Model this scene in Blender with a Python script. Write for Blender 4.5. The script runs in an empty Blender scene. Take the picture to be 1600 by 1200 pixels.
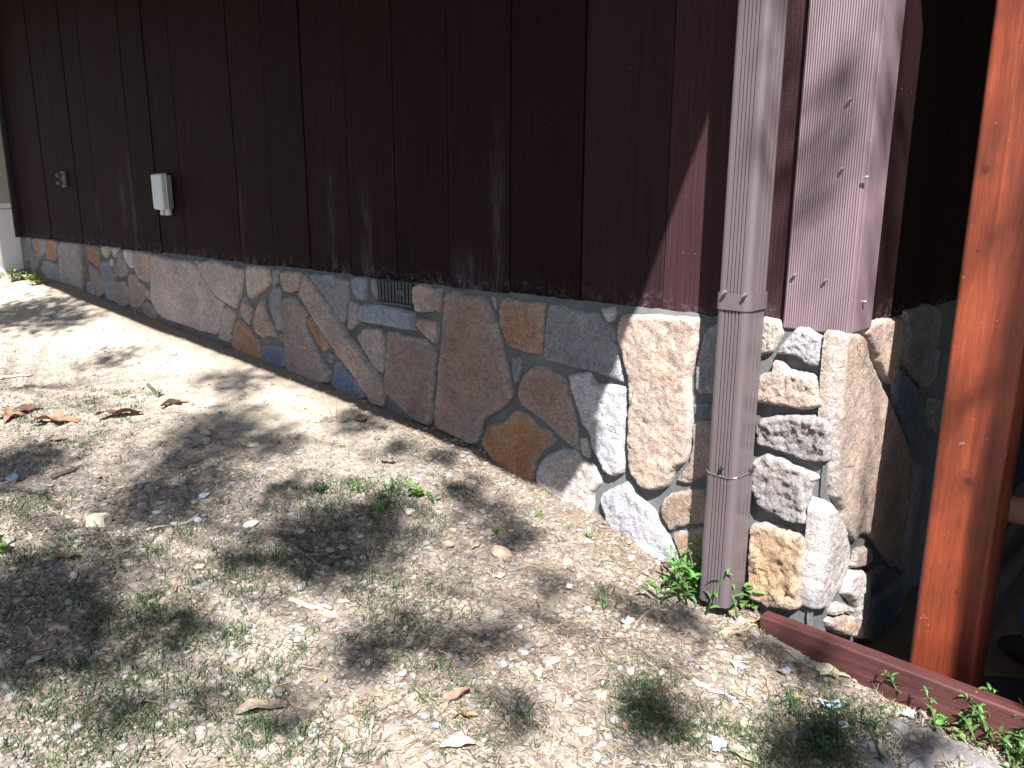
import bpy, bmesh, math, random
import numpy as np
from mathutils import Vector, Matrix, noise, geometry

random.seed(7)
rng = np.random.default_rng(7)
S = bpy.context.scene
COL = S.collection
rad = math.radians

# ------------------------------------------------------------------ camera
F_PX, YAW, PITCH, ROLL = 1251.55, 0.756875, 0.228841, 0.004563
CAM = Vector((0.7634, -2.0015, 0.3189))
fwd = Vector((-math.sin(YAW)*math.cos(PITCH), math.cos(YAW)*math.cos(PITCH), -math.sin(PITCH)))
rgt0 = Vector((math.cos(YAW), math.sin(YAW), 0)); up0 = rgt0.cross(fwd)
rgt = rgt0*math.cos(ROLL) + up0*math.sin(ROLL); upv = up0*math.cos(ROLL) - rgt0*math.sin(ROLL)
cd = bpy.data.cameras.new("camera"); cam = bpy.data.objects.new("camera", cd); COL.objects.link(cam)
cd.sensor_width = 36.0; cd.sensor_fit = 'HORIZONTAL'; cd.lens = F_PX/1600*36.0
cd.clip_start = 0.02; cd.clip_end = 400
M = Matrix((rgt, upv, -fwd)).transposed().to_4x4(); M.translation = CAM; cam.matrix_world = M
S.camera = cam

# ------------------------------------------------------------------ sky, sun, exposure
SUN_AZ, SUN_EL = rad(45), rad(48)            # azimuth from the front wall's normal towards +X
sun_dir = Vector((math.cos(SUN_EL)*math.sin(SUN_AZ), -math.cos(SUN_EL)*math.cos(SUN_AZ), math.sin(SUN_EL)))
W = bpy.data.worlds.new("World"); S.world = W; W.use_nodes = True
nt = W.node_tree; bg = nt.nodes["Background"]
sky = nt.nodes.new("ShaderNodeTexSky"); sky.sky_type = 'NISHITA'; sky.sun_disc = False
sky.sun_elevation = SUN_EL; sky.sun_rotation = math.atan2(sun_dir.x, sun_dir.y)
nt.links.new(sky.outputs[0], bg.inputs[0]); bg.inputs[1].default_value = 0.055
sl = bpy.data.lights.new("sun", 'SUN'); sl.energy = 5.0; sl.angle = rad(0.53); sl.color = (1.0, 0.975, 0.945)
so = bpy.data.objects.new("sun", sl); COL.objects.link(so)
so.rotation_euler = sun_dir.to_track_quat('Z', 'Y').to_euler(); so.location = sun_dir*20
vs = S.view_settings; vs.view_transform = 'Standard'; vs.look = 'None'; vs.gamma = 1.0; vs.exposure = 1.8
vs.use_curve_mapping = False
S.cycles.use_denoising = True
S.cycles.max_bounces = 8; S.cycles.diffuse_bounces = 4; S.cycles.use_adaptive_sampling = True
S.cycles.adaptive_threshold = 0.01

# ------------------------------------------------------------------ measuring helpers (photo pixel -> point on a real plane)
def ray(x, y): return fwd + rgt*((x-800)/F_PX) - upv*((y-600)/F_PX)
def on(x, y, axis, val):
    d = ray(x, y); return CAM + d*((val-CAM[axis])/d[axis])
GX = [-40, -9, -8, -6.27, -5.14, -3.95, -2.85, -2.0, -1.5, -1.28, -.975, -.72, -.4, -.15, .2, .6, 2, 5, 60]
GZ = [-.1, -.15, -.2, -.25, -.31, -.40, -.455, -.525, -.55, -.585, -.645, -.69, -.75, -.81, -.865, -.905, -.94, -.96, -1.0]
def ground_base(x, y):
    z = float(np.interp(x, GX, GZ)); d = max(0.0, -y-.05)
    left = min(1.0, max(0.0, (-x-.3)/2.5))
    z -= left*(.16*min(d, 1.2) + .04*max(0, min(d-1.2, 6)))
    if y > -.06 and x > -.09: z -= (z+1.05)*min(1, (y+.06)*9)
    return z
def nz(x, y, z, s): return noise.noise(Vector((x*s, y*s, z*s)))
def fbm(x, y, z, s, o=4):
    a, t = 1.0, 0.0
    for i in range(o):
        t += a*noise.noise(Vector((x*s+i*7.1, y*s-i*3.3, z*s+i*1.7))); s *= 2.1; a *= .5
    return t
def smooth_dirt(x, y):
    """1 on the smooth backfill beside the wall, 0 on the stony yard"""
    d = -y - (.55 + .12*max(0, min(3, -x-1.5)) + .15*nz(x, y, 3, 1.3))
    s = 1/(1+math.exp(d*9)); return s*min(1, max(0, (-x-1.1)/.9))
def ground_z(x, y):
    if x < -9 or x > 3 or y < -4 or y > 3: return ground_base(x, y)
    sm = smooth_dirt(x, y); k = 1-.75*sm
    return ground_base(x, y) + .022*nz(x, y, 0, 1.6) + k*(.018*fbm(x, y, 5, 5.5, 3) + .012*fbm(x, y, 9, 22, 3))
def gp(px, py):
    d = ray(px, py); t0, t1 = .3, .3
    while t1 < 14:
        p = CAM + d*t1
        if p.z < ground_z(p.x, p.y): break
        t0 = t1; t1 += .06
    for _ in range(14):
        tm = (t0+t1)/2; p = CAM + d*tm
        if p.z < ground_z(p.x, p.y): t1 = tm
        else: t0 = tm
    return CAM + d*t1
def gscale(px, py):                                   # metres per photo pixel on the ground there
    p = gp(px, py); return (p-CAM).dot(fwd)/F_PX

# ------------------------------------------------------------------ object helpers
def link(name, me, mats=None, parent=None, loc=None):
    o = bpy.data.objects.new(name, me); COL.objects.link(o)
    if mats is not None and me is not None and not me.materials:
        for m in (mats if isinstance(mats, (list, tuple)) else [mats]): me.materials.append(m)
    if parent: o.parent = parent
    if loc is not None: o.location = loc
    return o
def pyobj(name, v, f, mat, parent=None, smooth=False, loc=None):
    me = bpy.data.meshes.new(name); me.from_pydata([tuple(a) for a in v], [], [tuple(a) for a in f]); me.update()
    if smooth: me.polygons.foreach_set("use_smooth", [True]*len(me.polygons))
    return link(name, me, mat, parent, loc)
def bmobj(name, bm, mat, parent=None, smooth=False, loc=None):
    bmesh.ops.recalc_face_normals(bm, faces=bm.faces)
    me = bpy.data.meshes.new(name); bm.to_mesh(me); bm.free()
    if smooth: me.polygons.foreach_set("use_smooth", [True]*len(me.polygons))
    return link(name, me, mat, parent, loc)
def empty(name, loc, label, cat, group=None):
    o = bpy.data.objects.new(name, None); COL.objects.link(o); o.location = loc; o.empty_display_size = .05
    return tag(o, label, cat, group)
def tag(o, label=None, cat=None, group=None, kind=None):
    if label: o["label"] = label
    if cat: o["category"] = cat
    if group: o["group"] = group
    if kind: o["kind"] = kind
    return o
def box_bm(x0, x1, y0, y1, z0, z1, bev=0.0, seg=2, bm=None):
    own = bm is None
    bm2 = bmesh.new()
    r = bmesh.ops.create_cube(bm2, size=1.0)
    for v in bm2.verts:
        v.co = Vector((x0+(v.co.x+.5)*(x1-x0), y0+(v.co.y+.5)*(y1-y0), z0+(v.co.z+.5)*(z1-z0)))
    if bev: bmesh.ops.bevel(bm2, geom=bm2.edges[:], offset=bev, segments=seg, affect='EDGES', profile=.5)
    if own: return bm2
    me = bpy.data.meshes.new("t"); bm2.to_mesh(me); bm2.free(); bm.from_mesh(me); bpy.data.meshes.remove(me); return bm
def tube(pts, radii, n=7):
    v, f = [], []
    pts = [Vector(p) for p in pts]
    for i, p in enumerate(pts):
        d = (pts[min(i+1, len(pts)-1)]-pts[max(i-1, 0)]).normalized()
        a = d.cross(Vector((.31, .17, .93))).normalized(); b = d.cross(a)
        r = radii[i] if isinstance(radii, (list, tuple)) else radii
        for k in range(n):
            t = 2*math.pi*k/n; v.append(p + (a*math.cos(t)+b*math.sin(t))*r)
    for i in range(len(pts)-1):
        for k in range(n):
            f.append((i*n+k, i*n+(k+1) % n, (i+1)*n+(k+1) % n, (i+1)*n+k))
    f.append(tuple(range(n-1, -1, -1))); f.append(tuple((len(pts)-1)*n+k for k in range(n)))
    return v, f

# ------------------------------------------------------------------ materials
class NT:
    def __init__(s, name):
        s.m = bpy.data.materials.new(name); s.m.use_nodes = True; s.t = s.m.node_tree
        s.b = s.t.nodes["Principled BSDF"]; s.o = s.t.nodes["Material Output"]
        s.pos = s.n("ShaderNodeNewGeometry").outputs["Position"]
    def n(s, t): return s.t.nodes.new(t)
    def l(s, a, b): s.t.links.new(a, b)
    def val(s, sock, x):
        if hasattr(x, "links"): s.l(x, sock)
        else: sock.default_value = x
    def mapping(s, scale=(1, 1, 1), src=None, loc=(0, 0, 0)):
        m = s.n("ShaderNodeMapping"); s.l(src or s.pos, m.inputs[0]); m.inputs[3].default_value = scale; m.inputs[1].default_value = loc
        return m.outputs[0]
    def noise(s, scale, detail=5, rough=.6, src=None, dist=0.0):
        n = s.n("ShaderNodeTexNoise"); s.l(src or s.pos, n.inputs["Vector"])
        n.inputs["Scale"].default_value = scale; n.inputs["Detail"].default_value = detail
        n.inputs["Roughness"].default_value = rough; n.inputs["Distortion"].default_value = dist
        return n.outputs["Fac"]
    def voro(s, scale, src=None, feat='F1', out="Distance"):
        n = s.n("ShaderNodeTexVoronoi"); n.feature = feat; s.l(src or s.pos, n.inputs["Vector"]); n.inputs["Scale"].default_value = scale
        return n.outputs[out]
    def ramp(s, fac, stops, interp='LINEAR'):
        r = s.n("ShaderNodeValToRGB"); s.l(fac, r.inputs[0]); r.color_ramp.interpolation = interp
        els = r.color_ramp.elements
        while len(els) < len(stops): els.new(.5)
        for e, (p, c) in zip(els, stops):
            e.position = p; e.color = (c, c, c, 1) if isinstance(c, (int, float)) else (*c, 1)
        return r.outputs[0]
    def mix(s, fac, a, b, mode='MIX'):
        m = s.n("ShaderNodeMix"); m.data_type = 'RGBA'; m.blend_type = mode
        s.val(m.inputs[0], fac)
        for sock, x in ((m.inputs[6], a), (m.inputs[7], b)):
            if isinstance(x, tuple): sock.default_value = (*x, 1)
            else: s.val(sock, x)
        return m.outputs[2]
    def math(s, op, a, b=0.0, clamp=False):
        m = s.n("ShaderNodeMath"); m.operation = op; m.use_clamp = clamp; s.val(m.inputs[0], a); s.val(m.inputs[1], b); return m.outputs[0]
    def bump(s, h, strength, dist, prev=None):
        b = s.n("ShaderNodeBump"); b.inputs["Strength"].default_value = strength; b.inputs["Distance"].default_value = dist
        s.l(h, b.inputs["Height"])
        if prev: s.l(prev, b.inputs["Normal"])
        return b.outputs[0]
    def done(s, color, rough=.8, normal=None, spec=.3, metal=0.0):
        s.val(s.b.inputs["Base Color"], (*color, 1) if isinstance(color, tuple) else color)
        s.val(s.b.inputs["Roughness"], rough); s.b.inputs["Specular IOR Level"].default_value = spec
        s.b.inputs["Metallic"].default_value = metal
        if normal: s.l(normal, s.b.inputs["Normal"])
        return s.m
    def sep(s): 
        n = s.n("ShaderNodeSeparateXYZ"); s.l(s.pos, n.inputs[0]); return n.outputs

def m_stone():
    t = NT("stone"); oi = t.n("ShaderNodeObjectInfo"); c = oi.outputs["Color"]; rnd = oi.outputs["Random"]
    off = t.n("ShaderNodeVectorMath"); off.operation = 'ADD'; t.l(t.pos, off.inputs[0])
    cx = t.n("ShaderNodeCombineXYZ")
    for i in range(3): t.l(t.math('MULTIPLY', rnd, 17.3+i*5), cx.inputs[i])
    t.l(cx.outputs[0], off.inputs[1]); P = off.outputs[0]
    big = t.ramp(t.noise(7, 4, .6, P, .4), [(.3, 0.0), (.72, 1.0)])
    col = t.mix(big, t.mix(1.0, c, (.70, .66, .68), 'MULTIPLY'), t.mix(1.0, c, (1.16, 1.08, 1.0), 'MULTIPLY'))
    hue = t.ramp(t.noise(4.5, 3, .5, t.mapping((1, 1, 1), P, (3, 1, 7))), [(.46, 0.0), (.68, 1.0)])
    col = t.mix(t.math('MULTIPLY', hue, .40), col, (.235, .225, .225))
    rust = t.ramp(t.noise(6, 5, .65, t.mapping((1, 1, 1), P, (9, 2, 4))), [(.56, 0.0), (.74, 1.0)])
    col = t.mix(t.math('MULTIPLY', rust, .22), col, (.27, .17, .11))
    va = t.n("ShaderNodeVertexColor"); va.layer_name = "Col"
    rim = t.math('MULTIPLY', va.outputs[0], t.ramp(t.noise(30, 4, .7, P), [(.3, .25), (.65, 1.0)]))
    col = t.mix(t.math('MULTIPLY', rim, .7), col, (.41, .395, .385))
    crack = t.ramp(t.voro(6.5, t.mapping((1, 1, 1), P), 'DISTANCE_TO_EDGE'), [(.0, 1.0), (.012, 0.0)])
    crack = t.math('MULTIPLY', crack, t.ramp(t.noise(9, 3, .6, P), [(.55, 0.0), (.62, 1.0)]))
    col = t.mix(t.math('MULTIPLY', crack, .6), col, (.04, .035, .033))
    mott = t.ramp(t.noise(48, 5, .75, P), [(.35, .62), (.62, 1.22)]); col = t.mix(.7, col, mott, 'MULTIPLY')
    grain = t.noise(210, 3, .75, P)
    col = t.mix(.75, col, t.ramp(grain, [(.30, .25), (.5, .98), (.72, 1.6)]), 'MULTIPLY')
    speck = t.ramp(t.noise(95, 4, .75, P), [(.60, 0.0), (.72, 1.0)])
    col = t.mix(t.math('MULTIPLY', speck, .30), col, (.46, .44, .42))
    h1 = t.noise(38, 7, .72, P, .6); h2 = t.noise(150, 5, .7, P)
    pits = t.ramp(t.voro(34, t.mapping((1, 1, .7), P)), [(.02, 0.0), (.16, 1.0)])
    b = t.bump(h1, .8, .014); b = t.bump(h2, .7, .0045, b); b = t.bump(pits, .3, .004, b); b = t.bump(t.math('SUBTRACT', 1.0, crack), .5, .006, b)
    return t.done(col, .88, b, .25)
def m_mortar():
    t = NT("mortar"); n = t.noise(9, 6, .65)
    col = t.ramp(n, [(.25, (.07, .074, .078)), (.55, (.108, .111, .111)), (.8, (.16, .16, .155))])
    b = t.bump(t.noise(70, 6, .7), .5, .006); b = t.bump(t.noise(400, 3, .7), .4, .0015, b)
    return t.done(col, .92, b, .2)
STREAKS = [  # (x centre, half width, top z, bottom z) of chalky rub marks on the siding
    (-1.185, .045, .66, -.02), (-2.93, .03, .45, .0), (-4.2, .05, .62, .12), (-4.35, .06, .50, .22), (-2.17, .04, .5, .12), (-1.93, .05, .42, .03),
    (-4.78, .05, .35, .2), (-1.33, .12, .16, .0)]
def m_siding(bare=False):
    t = NT("painted_siding"); x, y, z = t.sep()
    grain = t.noise(1.0, 6, .7, t.mapping((130, 130, 3.2)))
    saw = t.noise(1.0, 3, .6, t.mapping((14, 14, 330)))
    col = t.mix(t.ramp(grain, [(.3, 0.0), (.75, 1.0)]), (.0085, .0026, .003), (.018, .0058, .0066))
    blotch = t.ramp(t.noise(2.2, 4, .6, t.mapping((1.6, 1.6, .5))), [(.35, 0.0), (.7, 1.0)])
    col = t.mix(t.math('MULTIPLY', blotch, .4), col, (.012, .0065, .0075))
    oi = t.n('ShaderNodeObjectInfo'); col = t.mix(1.0, col, oi.outputs['Color'], 'MULTIPLY')       # each board's own tone, with sunlit brightness put into the right ones
    # chalky rub streaks
    m = None
    for xc, hw, zt, zb in STREAKS:
        a = t.math('SUBTRACT', 1.0, t.math('ABSOLUTE', t.math('DIVIDE', t.math('SUBTRACT', x, xc), hw)), True)
        b = t.math('MULTIPLY', t.math('DIVIDE', t.math('SUBTRACT', zt, z), (zt-zb)*.5), t.math('GREATER_THAN', z, zb-.1), True)
        g = t.math('MULTIPLY', a, b, True)
        m = g if m is None else t.math('MAXIMUM', m, g)
    wob = t.ramp(t.noise(1.0, 5, .7, t.mapping((55, 55, 7))), [(.40, 0.0), (.72, 1.0)])
    col = t.mix(t.math('MULTIPLY', t.math('MULTIPLY', m, wob), .85), col, (.075, .064, .085))
    # cement splash just above the stones
    sp = t.math('SUBTRACT', 1.0, t.math('DIVIDE', z, .06), True)
    spn = t.ramp(t.noise(30, 6, .8), [(.50, 0.0), (.70, 1.0)])
    col = t.mix(t.math('MULTIPLY', t.math('MULTIPLY', sp, spn), .55), col, (.22, .21, .22))
    dots = t.ramp(t.voro(19, feat='F1'), [(.0, 1.0), (.05, 0.0)])
    col = t.mix(t.math('MULTIPLY', dots, .45), col, (.30, .28, .28))
    b = t.bump(grain, .9, .005); b = t.bump(saw, .4, .0025, b)
    return t.done(col, t.ramp(grain, [(.3, .8), (.8, .6)]), b, .07)
def m_trim():
    t = NT("painted_trim"); 
    w = t.n("ShaderNodeTexWave"); w.wave_type = 'BANDS'; w.bands_direction = 'X'; w.inputs["Scale"].default_value = 52
    w.inputs["Distortion"].default_value = .6; w.inputs["Detail"].default_value = 1.5; t.l(t.mapping((1, 1, .06)), w.inputs[0])
    n = t.noise(1.0, 5, .7, t.mapping((60, 60, 4)))
    col = t.mix(n, (.115, .074, .088), (.185, .130, .152))
    wear = t.ramp(t.noise(14, 6, .75, t.mapping((2, 2, .6))), [(.58, 0.0), (.74, 1.0)])
    col = t.mix(t.math('MULTIPLY', wear, .18), col, (.24, .20, .22))
    b = t.bump(w.outputs["Fac"], .55, .003); b = t.bump(n, .3, .002, b)
    return t.done(col, .5, b, .5)
def m_wood(name, dark, light, spots=0.0, rough=.45, axis='Z', bump=.3, scr=(.55, .42, .38)):
    t = NT(name); sc = (26, 26, 1.6) if axis == 'Z' else (1.6, 26, 26)
    g = t.noise(1.0, 5, .6, t.mapping(sc), 1.2); fine = t.noise(1.0, 4, .7, t.mapping(tuple(v*9 for v in sc)))
    col = t.mix(t.ramp(g, [(.3, 0.0), (.7, 1.0)]), dark, light)
    col = t.mix(.45, col, t.ramp(fine, [(.3, .55), (.6, 1.1)]), 'MULTIPLY')
    blot = t.ramp(t.noise(5, 4, .6), [(.35, .6), (.7, 1.15)])
    col = t.mix(.8, col, blot, 'MULTIPLY')
    if spots:
        s = t.ramp(t.noise(1, 5, .8, t.mapping((42, 42, 60) if axis == 'Z' else (30, 42, 60))), [(.66, 0.0), (.70, 1.0)])
        col = t.mix(t.math('MULTIPLY', s, spots), col, scr)
    b = t.bump(fine, bump, .002); b = t.bump(g, bump, .003, b)
    return t.done(col, rough, b, .4)
def add_knots(m, spots):
    t = NT.__new__(NT); t.m = m; t.t = m.node_tree; t.b = t.t.nodes["Principled BSDF"]; t.pos = t.n("ShaderNodeNewGeometry").outputs["Position"]
    src = t.b.inputs["Base Color"].links[0].from_socket
    wob = t.n("ShaderNodeVectorMath"); wob.operation = 'ADD'; t.l(t.pos, wob.inputs[0])
    nn = t.n("ShaderNodeTexNoise"); nn.inputs["Scale"].default_value = 55; t.l(t.pos, nn.inputs["Vector"])
    sc = t.n("ShaderNodeVectorMath"); sc.operation = 'SCALE'; t.l(nn.outputs["Color"], sc.inputs[0]); sc.inputs[3].default_value = .012; t.l(sc.outputs[0], wob.inputs[1])
    for p, r in spots:
        mp = t.n("ShaderNodeVectorMath"); mp.operation = 'DISTANCE'; t.l(wob.outputs[0], mp.inputs[0]); mp.inputs[1].default_value = (p.x+.006, p.y+.006, p.z+.006)
        k = t.math('DIVIDE', mp.outputs["Value"], r)
        ring = t.math('MULTIPLY', t.math('ADD', t.math('SINE', t.math('MULTIPLY', k, 9.0)), 1.0), .08)
        body = t.ramp(k, [(.15, .85), (.5, .35), (1.0, 0.0)])
        f = t.math('MULTIPLY', t.math('ADD', body, t.math('MULTIPLY', ring, t.ramp(k, [(.9, 1.0), (1.0, 0.0)]))), .9, True)
        src = t.mix(f, src, (.045, .010, .005))
    t.l(src, t.b.inputs["Base Color"])
def m_plain(name, c, rough=.6, var=.25, scale=20, spec=.4, bump=.0, metal=0.0):
    t = NT(name); n = t.noise(scale, 5, .65)
    col = t.mix(n, tuple(v*(1-var) for v in c), tuple(min(1, v*(1+var)) for v in c))
    b = t.bump(n, bump, .004) if bump else None
    return t.done(col, rough, b, spec, metal)
def m_attr(name, rough=.85, grain=120, spec=.2, bump=.3, trans=0.0):
    """colour from the per-face colour attribute (a pebble's, blade's or leaf's own colour)"""
    t = NT(name); a = t.n("ShaderNodeVertexColor"); a.layer_name = "Col"
    n = t.noise(grain, 3, .6); col = t.mix(.5, a.outputs[0], t.ramp(n, [(.25, .55), (.7, 1.3)]), 'MULTIPLY')
    b = t.bump(n, bump, .002) if bump else None
    m = t.done(col, rough, b, spec)
    if trans:
        tr = t.n("ShaderNodeBsdfTranslucent"); t.l(col, tr.inputs[0]); ms = t.n("ShaderNodeMixShader"); ms.inputs[0].default_value = trans
        t.l(t.b.outputs[0], ms.inputs[1]); t.l(tr.outputs[0], ms.inputs[2]); t.l(ms.outputs[0], t.o.inputs[0])
    return m
def m_objcol(name, rough=.75, scale=60, spec=.25, bump=.35, trans=0.0, lo=.6, hi=1.25):
    t = NT(name); oi = t.n("ShaderNodeObjectInfo"); n = t.noise(scale, 5, .65); n2 = t.noise(scale*.2, 3, .6)
    col = t.mix(.8, oi.outputs["Color"], t.ramp(n, [(.28, lo), (.72, hi)]), 'MULTIPLY')
    col = t.mix(.6, col, t.ramp(n2, [(.3, .7), (.7, 1.2)]), 'MULTIPLY')
    b = t.bump(n, bump, .004)
    m = t.done(col, rough, b, spec)
    if trans:
        tr = t.n("ShaderNodeBsdfTranslucent"); t.l(col, tr.inputs[0]); ms = t.n("ShaderNodeMixShader"); ms.inputs[0].default_value = trans
        t.l(t.b.outputs[0], ms.inputs[1]); t.l(tr.outputs[0], ms.inputs[2]); t.l(ms.outputs[0], t.o.inputs[0])
    return m
def m_dirt():
    t = NT("dirt"); a = t.n("ShaderNodeVertexColor"); a.layer_name = "Col"     # R = smooth backfill
    sm = t.n("ShaderNodeSeparateColor"); t.l(a.outputs[0], sm.inputs[0]); s = sm.outputs[0]
    n1 = t.noise(3.5, 6, .65); n2 = t.noise(28, 6, .7); n3 = t.noise(120, 4, .7)
    yard = t.ramp(n1, [(.25, (.13, .105, .085)), (.5, (.225, .186, .152)), (.75, (.32, .275, .23))])
    yard = t.mix(.8, yard, t.ramp(n2, [(.3, .55), (.7, 1.25)]), 'MULTIPLY')
    fine = t.ramp(n2, [(.25, (.32, .27, .215)), (.75, (.41, .355, .29))])
    col = t.mix(s, yard, fine)
    yy = t.math('ADD', t.sep()[1], t.math('MULTIPLY', t.noise(9, 4, .6), .16))
    damp = t.math('MULTIPLY', t.math('ADD', yy, .14), 9.0, True)
    col = t.mix(t.math('MULTIPLY', damp, .75), col, (.15, .115, .085)); col = t.mix(.5, col, t.ramp(n3, [(.3, .65), (.65, 1.15)]), 'MULTIPLY')
    b = t.bump(n2, .6, .012); b = t.bump(n3, .5, .004, b); b = t.bump(t.noise(420, 3, .7), .4, .0015, b)
    return t.done(col, .95, b, .15)
MS, MM, MSD, MT = m_stone(), m_mortar(), m_siding(), m_trim()
M_POST = m_wood("stained_post_wood", (.105, .019, .0085), (.245, .050, .020), .5, .5)
M_BOARD = m_wood("red_brown_board", (.055, .017, .017), (.105, .036, .034), .6, .55, 'X', .6, (.26, .20, .22))
M_SPOUT = m_plain("painted_aluminium", (.090, .071, .078), .30, .16, 9, .5)
M_STEEL = m_plain("screw_steel", (.35, .33, .34), .35, .2, 200, .5, 0, .8)
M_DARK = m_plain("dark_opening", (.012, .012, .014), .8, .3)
M_VENT = m_plain("grey_vent_paint", (.028, .032, .042), .55, .35, 60)
M_WHITE = m_plain("white_paint", (.62, .63, .64), .5, .1, 12, .4)
M_PLASTIC = m_plain("grey_white_plastic", (.40, .43, .45), .45, .16, 60, .4)
M_DIRT = m_dirt(); M_PEB = m_attr("pebble", .9, 90, .2, .4); M_GRASS = m_attr("grass_blade", .6, 200, .3, 0, .35)
M_STRAW = m_attr("dry_straw", .75, 200, .25, 0, .15)
M_ROCK = m_objcol("loose_rock", .9, 55, .2, 1.0); M_LEAF = m_objcol("dead_leaf", .65, 45, .3, .35, .12)
M_GREEN = m_objcol("green_leaf", .42, 40, .45, .2, .3); M_STICK = m_objcol("dry_stick", .8, 140, .2, .6)
M_BARK = m_plain("tree_bark", (.11, .085, .065), .9, .5, 18, .2, .8); M_CROWN = m_attr("tree_leaves", .5, 30, .3, 0, .3)
M_ROOF = m_plain("roof_shingle", (.06, .055, .05), .9, .3, 40, .2, .4)

def col_attr(me, cols):
    """cols: one rgb per face"""
    a = me.color_attributes.new("Col", 'FLOAT_COLOR', 'CORNER')
    lt = np.zeros(len(me.polygons), dtype=np.int32); me.polygons.foreach_get("loop_total", lt)
    c = np.repeat(np.c_[np.asarray(cols, dtype=np.float32), np.ones(len(cols), np.float32)], lt, axis=0)
    a.data.foreach_set("color", c.ravel())

# ------------------------------------------------------------------ ground
def build_ground():
    xs = np.r_[-60, -40, -25, -16, -12, -10, -8.5, np.arange(-7.6, -3, .026), np.arange(-3, 1.25, .0125), 1.5, 2, 2.6, 3.4, 4.5, 6.5, 10, 16, 25, 40, 60]
    ys = np.r_[-60, -40, -25, -15, -10, -7, -5, -4, -3.2, -2.7, np.arange(-2.3, .06, .0125), .1, .2, .3, .45, .7, 1, 1.5, 2.2, 3.2, 5, 9, 16, 25, 40, 60]
    nx, ny = len(xs), len(ys); v = np.zeros((nx*ny, 3)); smv = np.zeros(nx*ny)
    k = 0
    for y in ys:
        for x in xs:
            v[k] = (x, y, ground_z(x, y)); smv[k] = smooth_dirt(x, y) if (-9 < x < 1.5 and -3 < y < .2) else 0; k += 1
    i = np.arange(nx-1); j = np.arange(ny-1); a = (j[:, None]*nx+i[None]).ravel()
    f = np.c_[a, a+1, a+nx+1, a+nx]
    me = bpy.data.meshes.new("ground"); me.from_pydata(v.tolist(), [], f.tolist()); me.update()
    me.polygons.foreach_set("use_smooth", [True]*len(me.polygons))
    at = me.color_attributes.new("Col", 'FLOAT_COLOR', 'POINT')
    at.data.foreach_set("color", np.c_[smv, smv, smv, np.ones_like(smv)].astype(np.float32).ravel())
    tag(link("ground", me, M_DIRT), kind="structure")
build_ground()

# ------------------------------------------------------------------ house: siding, trim, foundation of stones, roof
house = empty("house", (0, 0, 0), "brown cabin wall of vertical boards above a rough stone foundation", "house")
X_END = -6.42
def siding(plane, edges, ztop):
    for a, b in zip(edges[:-1], edges[1:]):
        g = random.uniform(.0012, .003); off = random.uniform(-.004, .004)
        if plane == 'F': bm = box_bm(b+g, a-g, -.014+off, .012, random.uniform(-.006, .004), ztop, .0015, 1)
        else: bm = box_bm(-.012, .014+off, a+g, b-g, random.uniform(-.006, .004), ztop, .003, 1)
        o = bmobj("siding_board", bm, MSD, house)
        k = random.uniform(.88, 1.12)*(3.0 if plane == 'F' and a > -.3 else (1.9 if plane == 'F' and a > -.6 else 1)); g = 1.35 if k > 1.4 else 1; o.color = (k, k*g*random.uniform(.97, 1.05), k*g*random.uniform(1.0, 1.08), 1)  # random board tone; right front boards lightened to paint in the sunlit wedge
ed = [0.0, -.21, -.515] + [-.82-.305*k for k in range(19)]
ed = [e for e in ed if e > X_END] + [X_END]
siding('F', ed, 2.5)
siding('S', [0.016+.305*k for k in range(12)], 2.5)
bmobj("wall_backing", box_bm(X_END, -.013, -.004, .12, -1.1, 2.5), MSD, house)
bmobj("wall_backing", box_bm(-.12, -.013, .121, 3.6, -1.1, 2.5), M_DARK, house)
t1 = bmobj("corner_trim", box_bm(-.135, .034, -.036, -.0165, -.006, 2.5, .004, 2), MT, house)
t2 = bmobj("corner_trim", box_bm(.0165, .036, -.0163, .112, -.004, 2.5, .006, 2), MT, house)
def screw(p, axis, r=.0055, parent=None, mat=None, length=.012):
    n = Vector(axis).normalized(); v, f = tube([p, p+n*length*.55, p+n*length*.56, p+n*length], [r*.7, r*.7, r*1.25, r*.9], 8)
    return pyobj("screw", v, f, mat or M_STEEL, parent, False)
for px, py in ((1243, 429), (1292, 437), (1318, 263), (1330, 155)):
    p = on(px, py, 1, -.036); screw(p, (0, -1, 0), .0036, t1)
for px, py in ((1347, 471), (1349, 277)):
    p = on(px, py, 0, .036); screw(p, (1, 0, 0), .0036, t2)
# roof: eave over the front wall, rake at the corner end
def build_roof():
    w, H, s, xr, th = 1.165, 1.29, 1.1, .36, .07
    v = []
    for x in (X_END-2.2, xr):
        for y, z in ((-w, H), (2.2, H+(2.2+w)*s)): v += [(x, y, z), (x, y, z+th)]
    f = [(0, 2, 6, 4), (1, 5, 7, 3), (0, 4, 5, 1), (2, 3, 7, 6), (0, 1, 3, 2), (4, 6, 7, 5)]
    tilt = lambda x: .042*(xr-x)                            # eave tilt added to narrow its shadow strip along the wall foot
    v = [(x, y, z+tilt(x)) for x, y, z in v]
    r = pyobj("roof", v, f, M_ROOF, house)
    bmobj("fascia", box_bm(X_END-2.19, xr-.004, -w-.022, -w-.002, H-.01, H+.12), MT, r).rotation_euler = (0, .042, 0)
    bmobj("gutter", box_bm(X_END-2.18, xr-.02, -w-.13, -w-.024, H+.01, H+.115, .012, 2), M_SPOUT, r).rotation_euler = (0, .042, 0)
build_roof()

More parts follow.
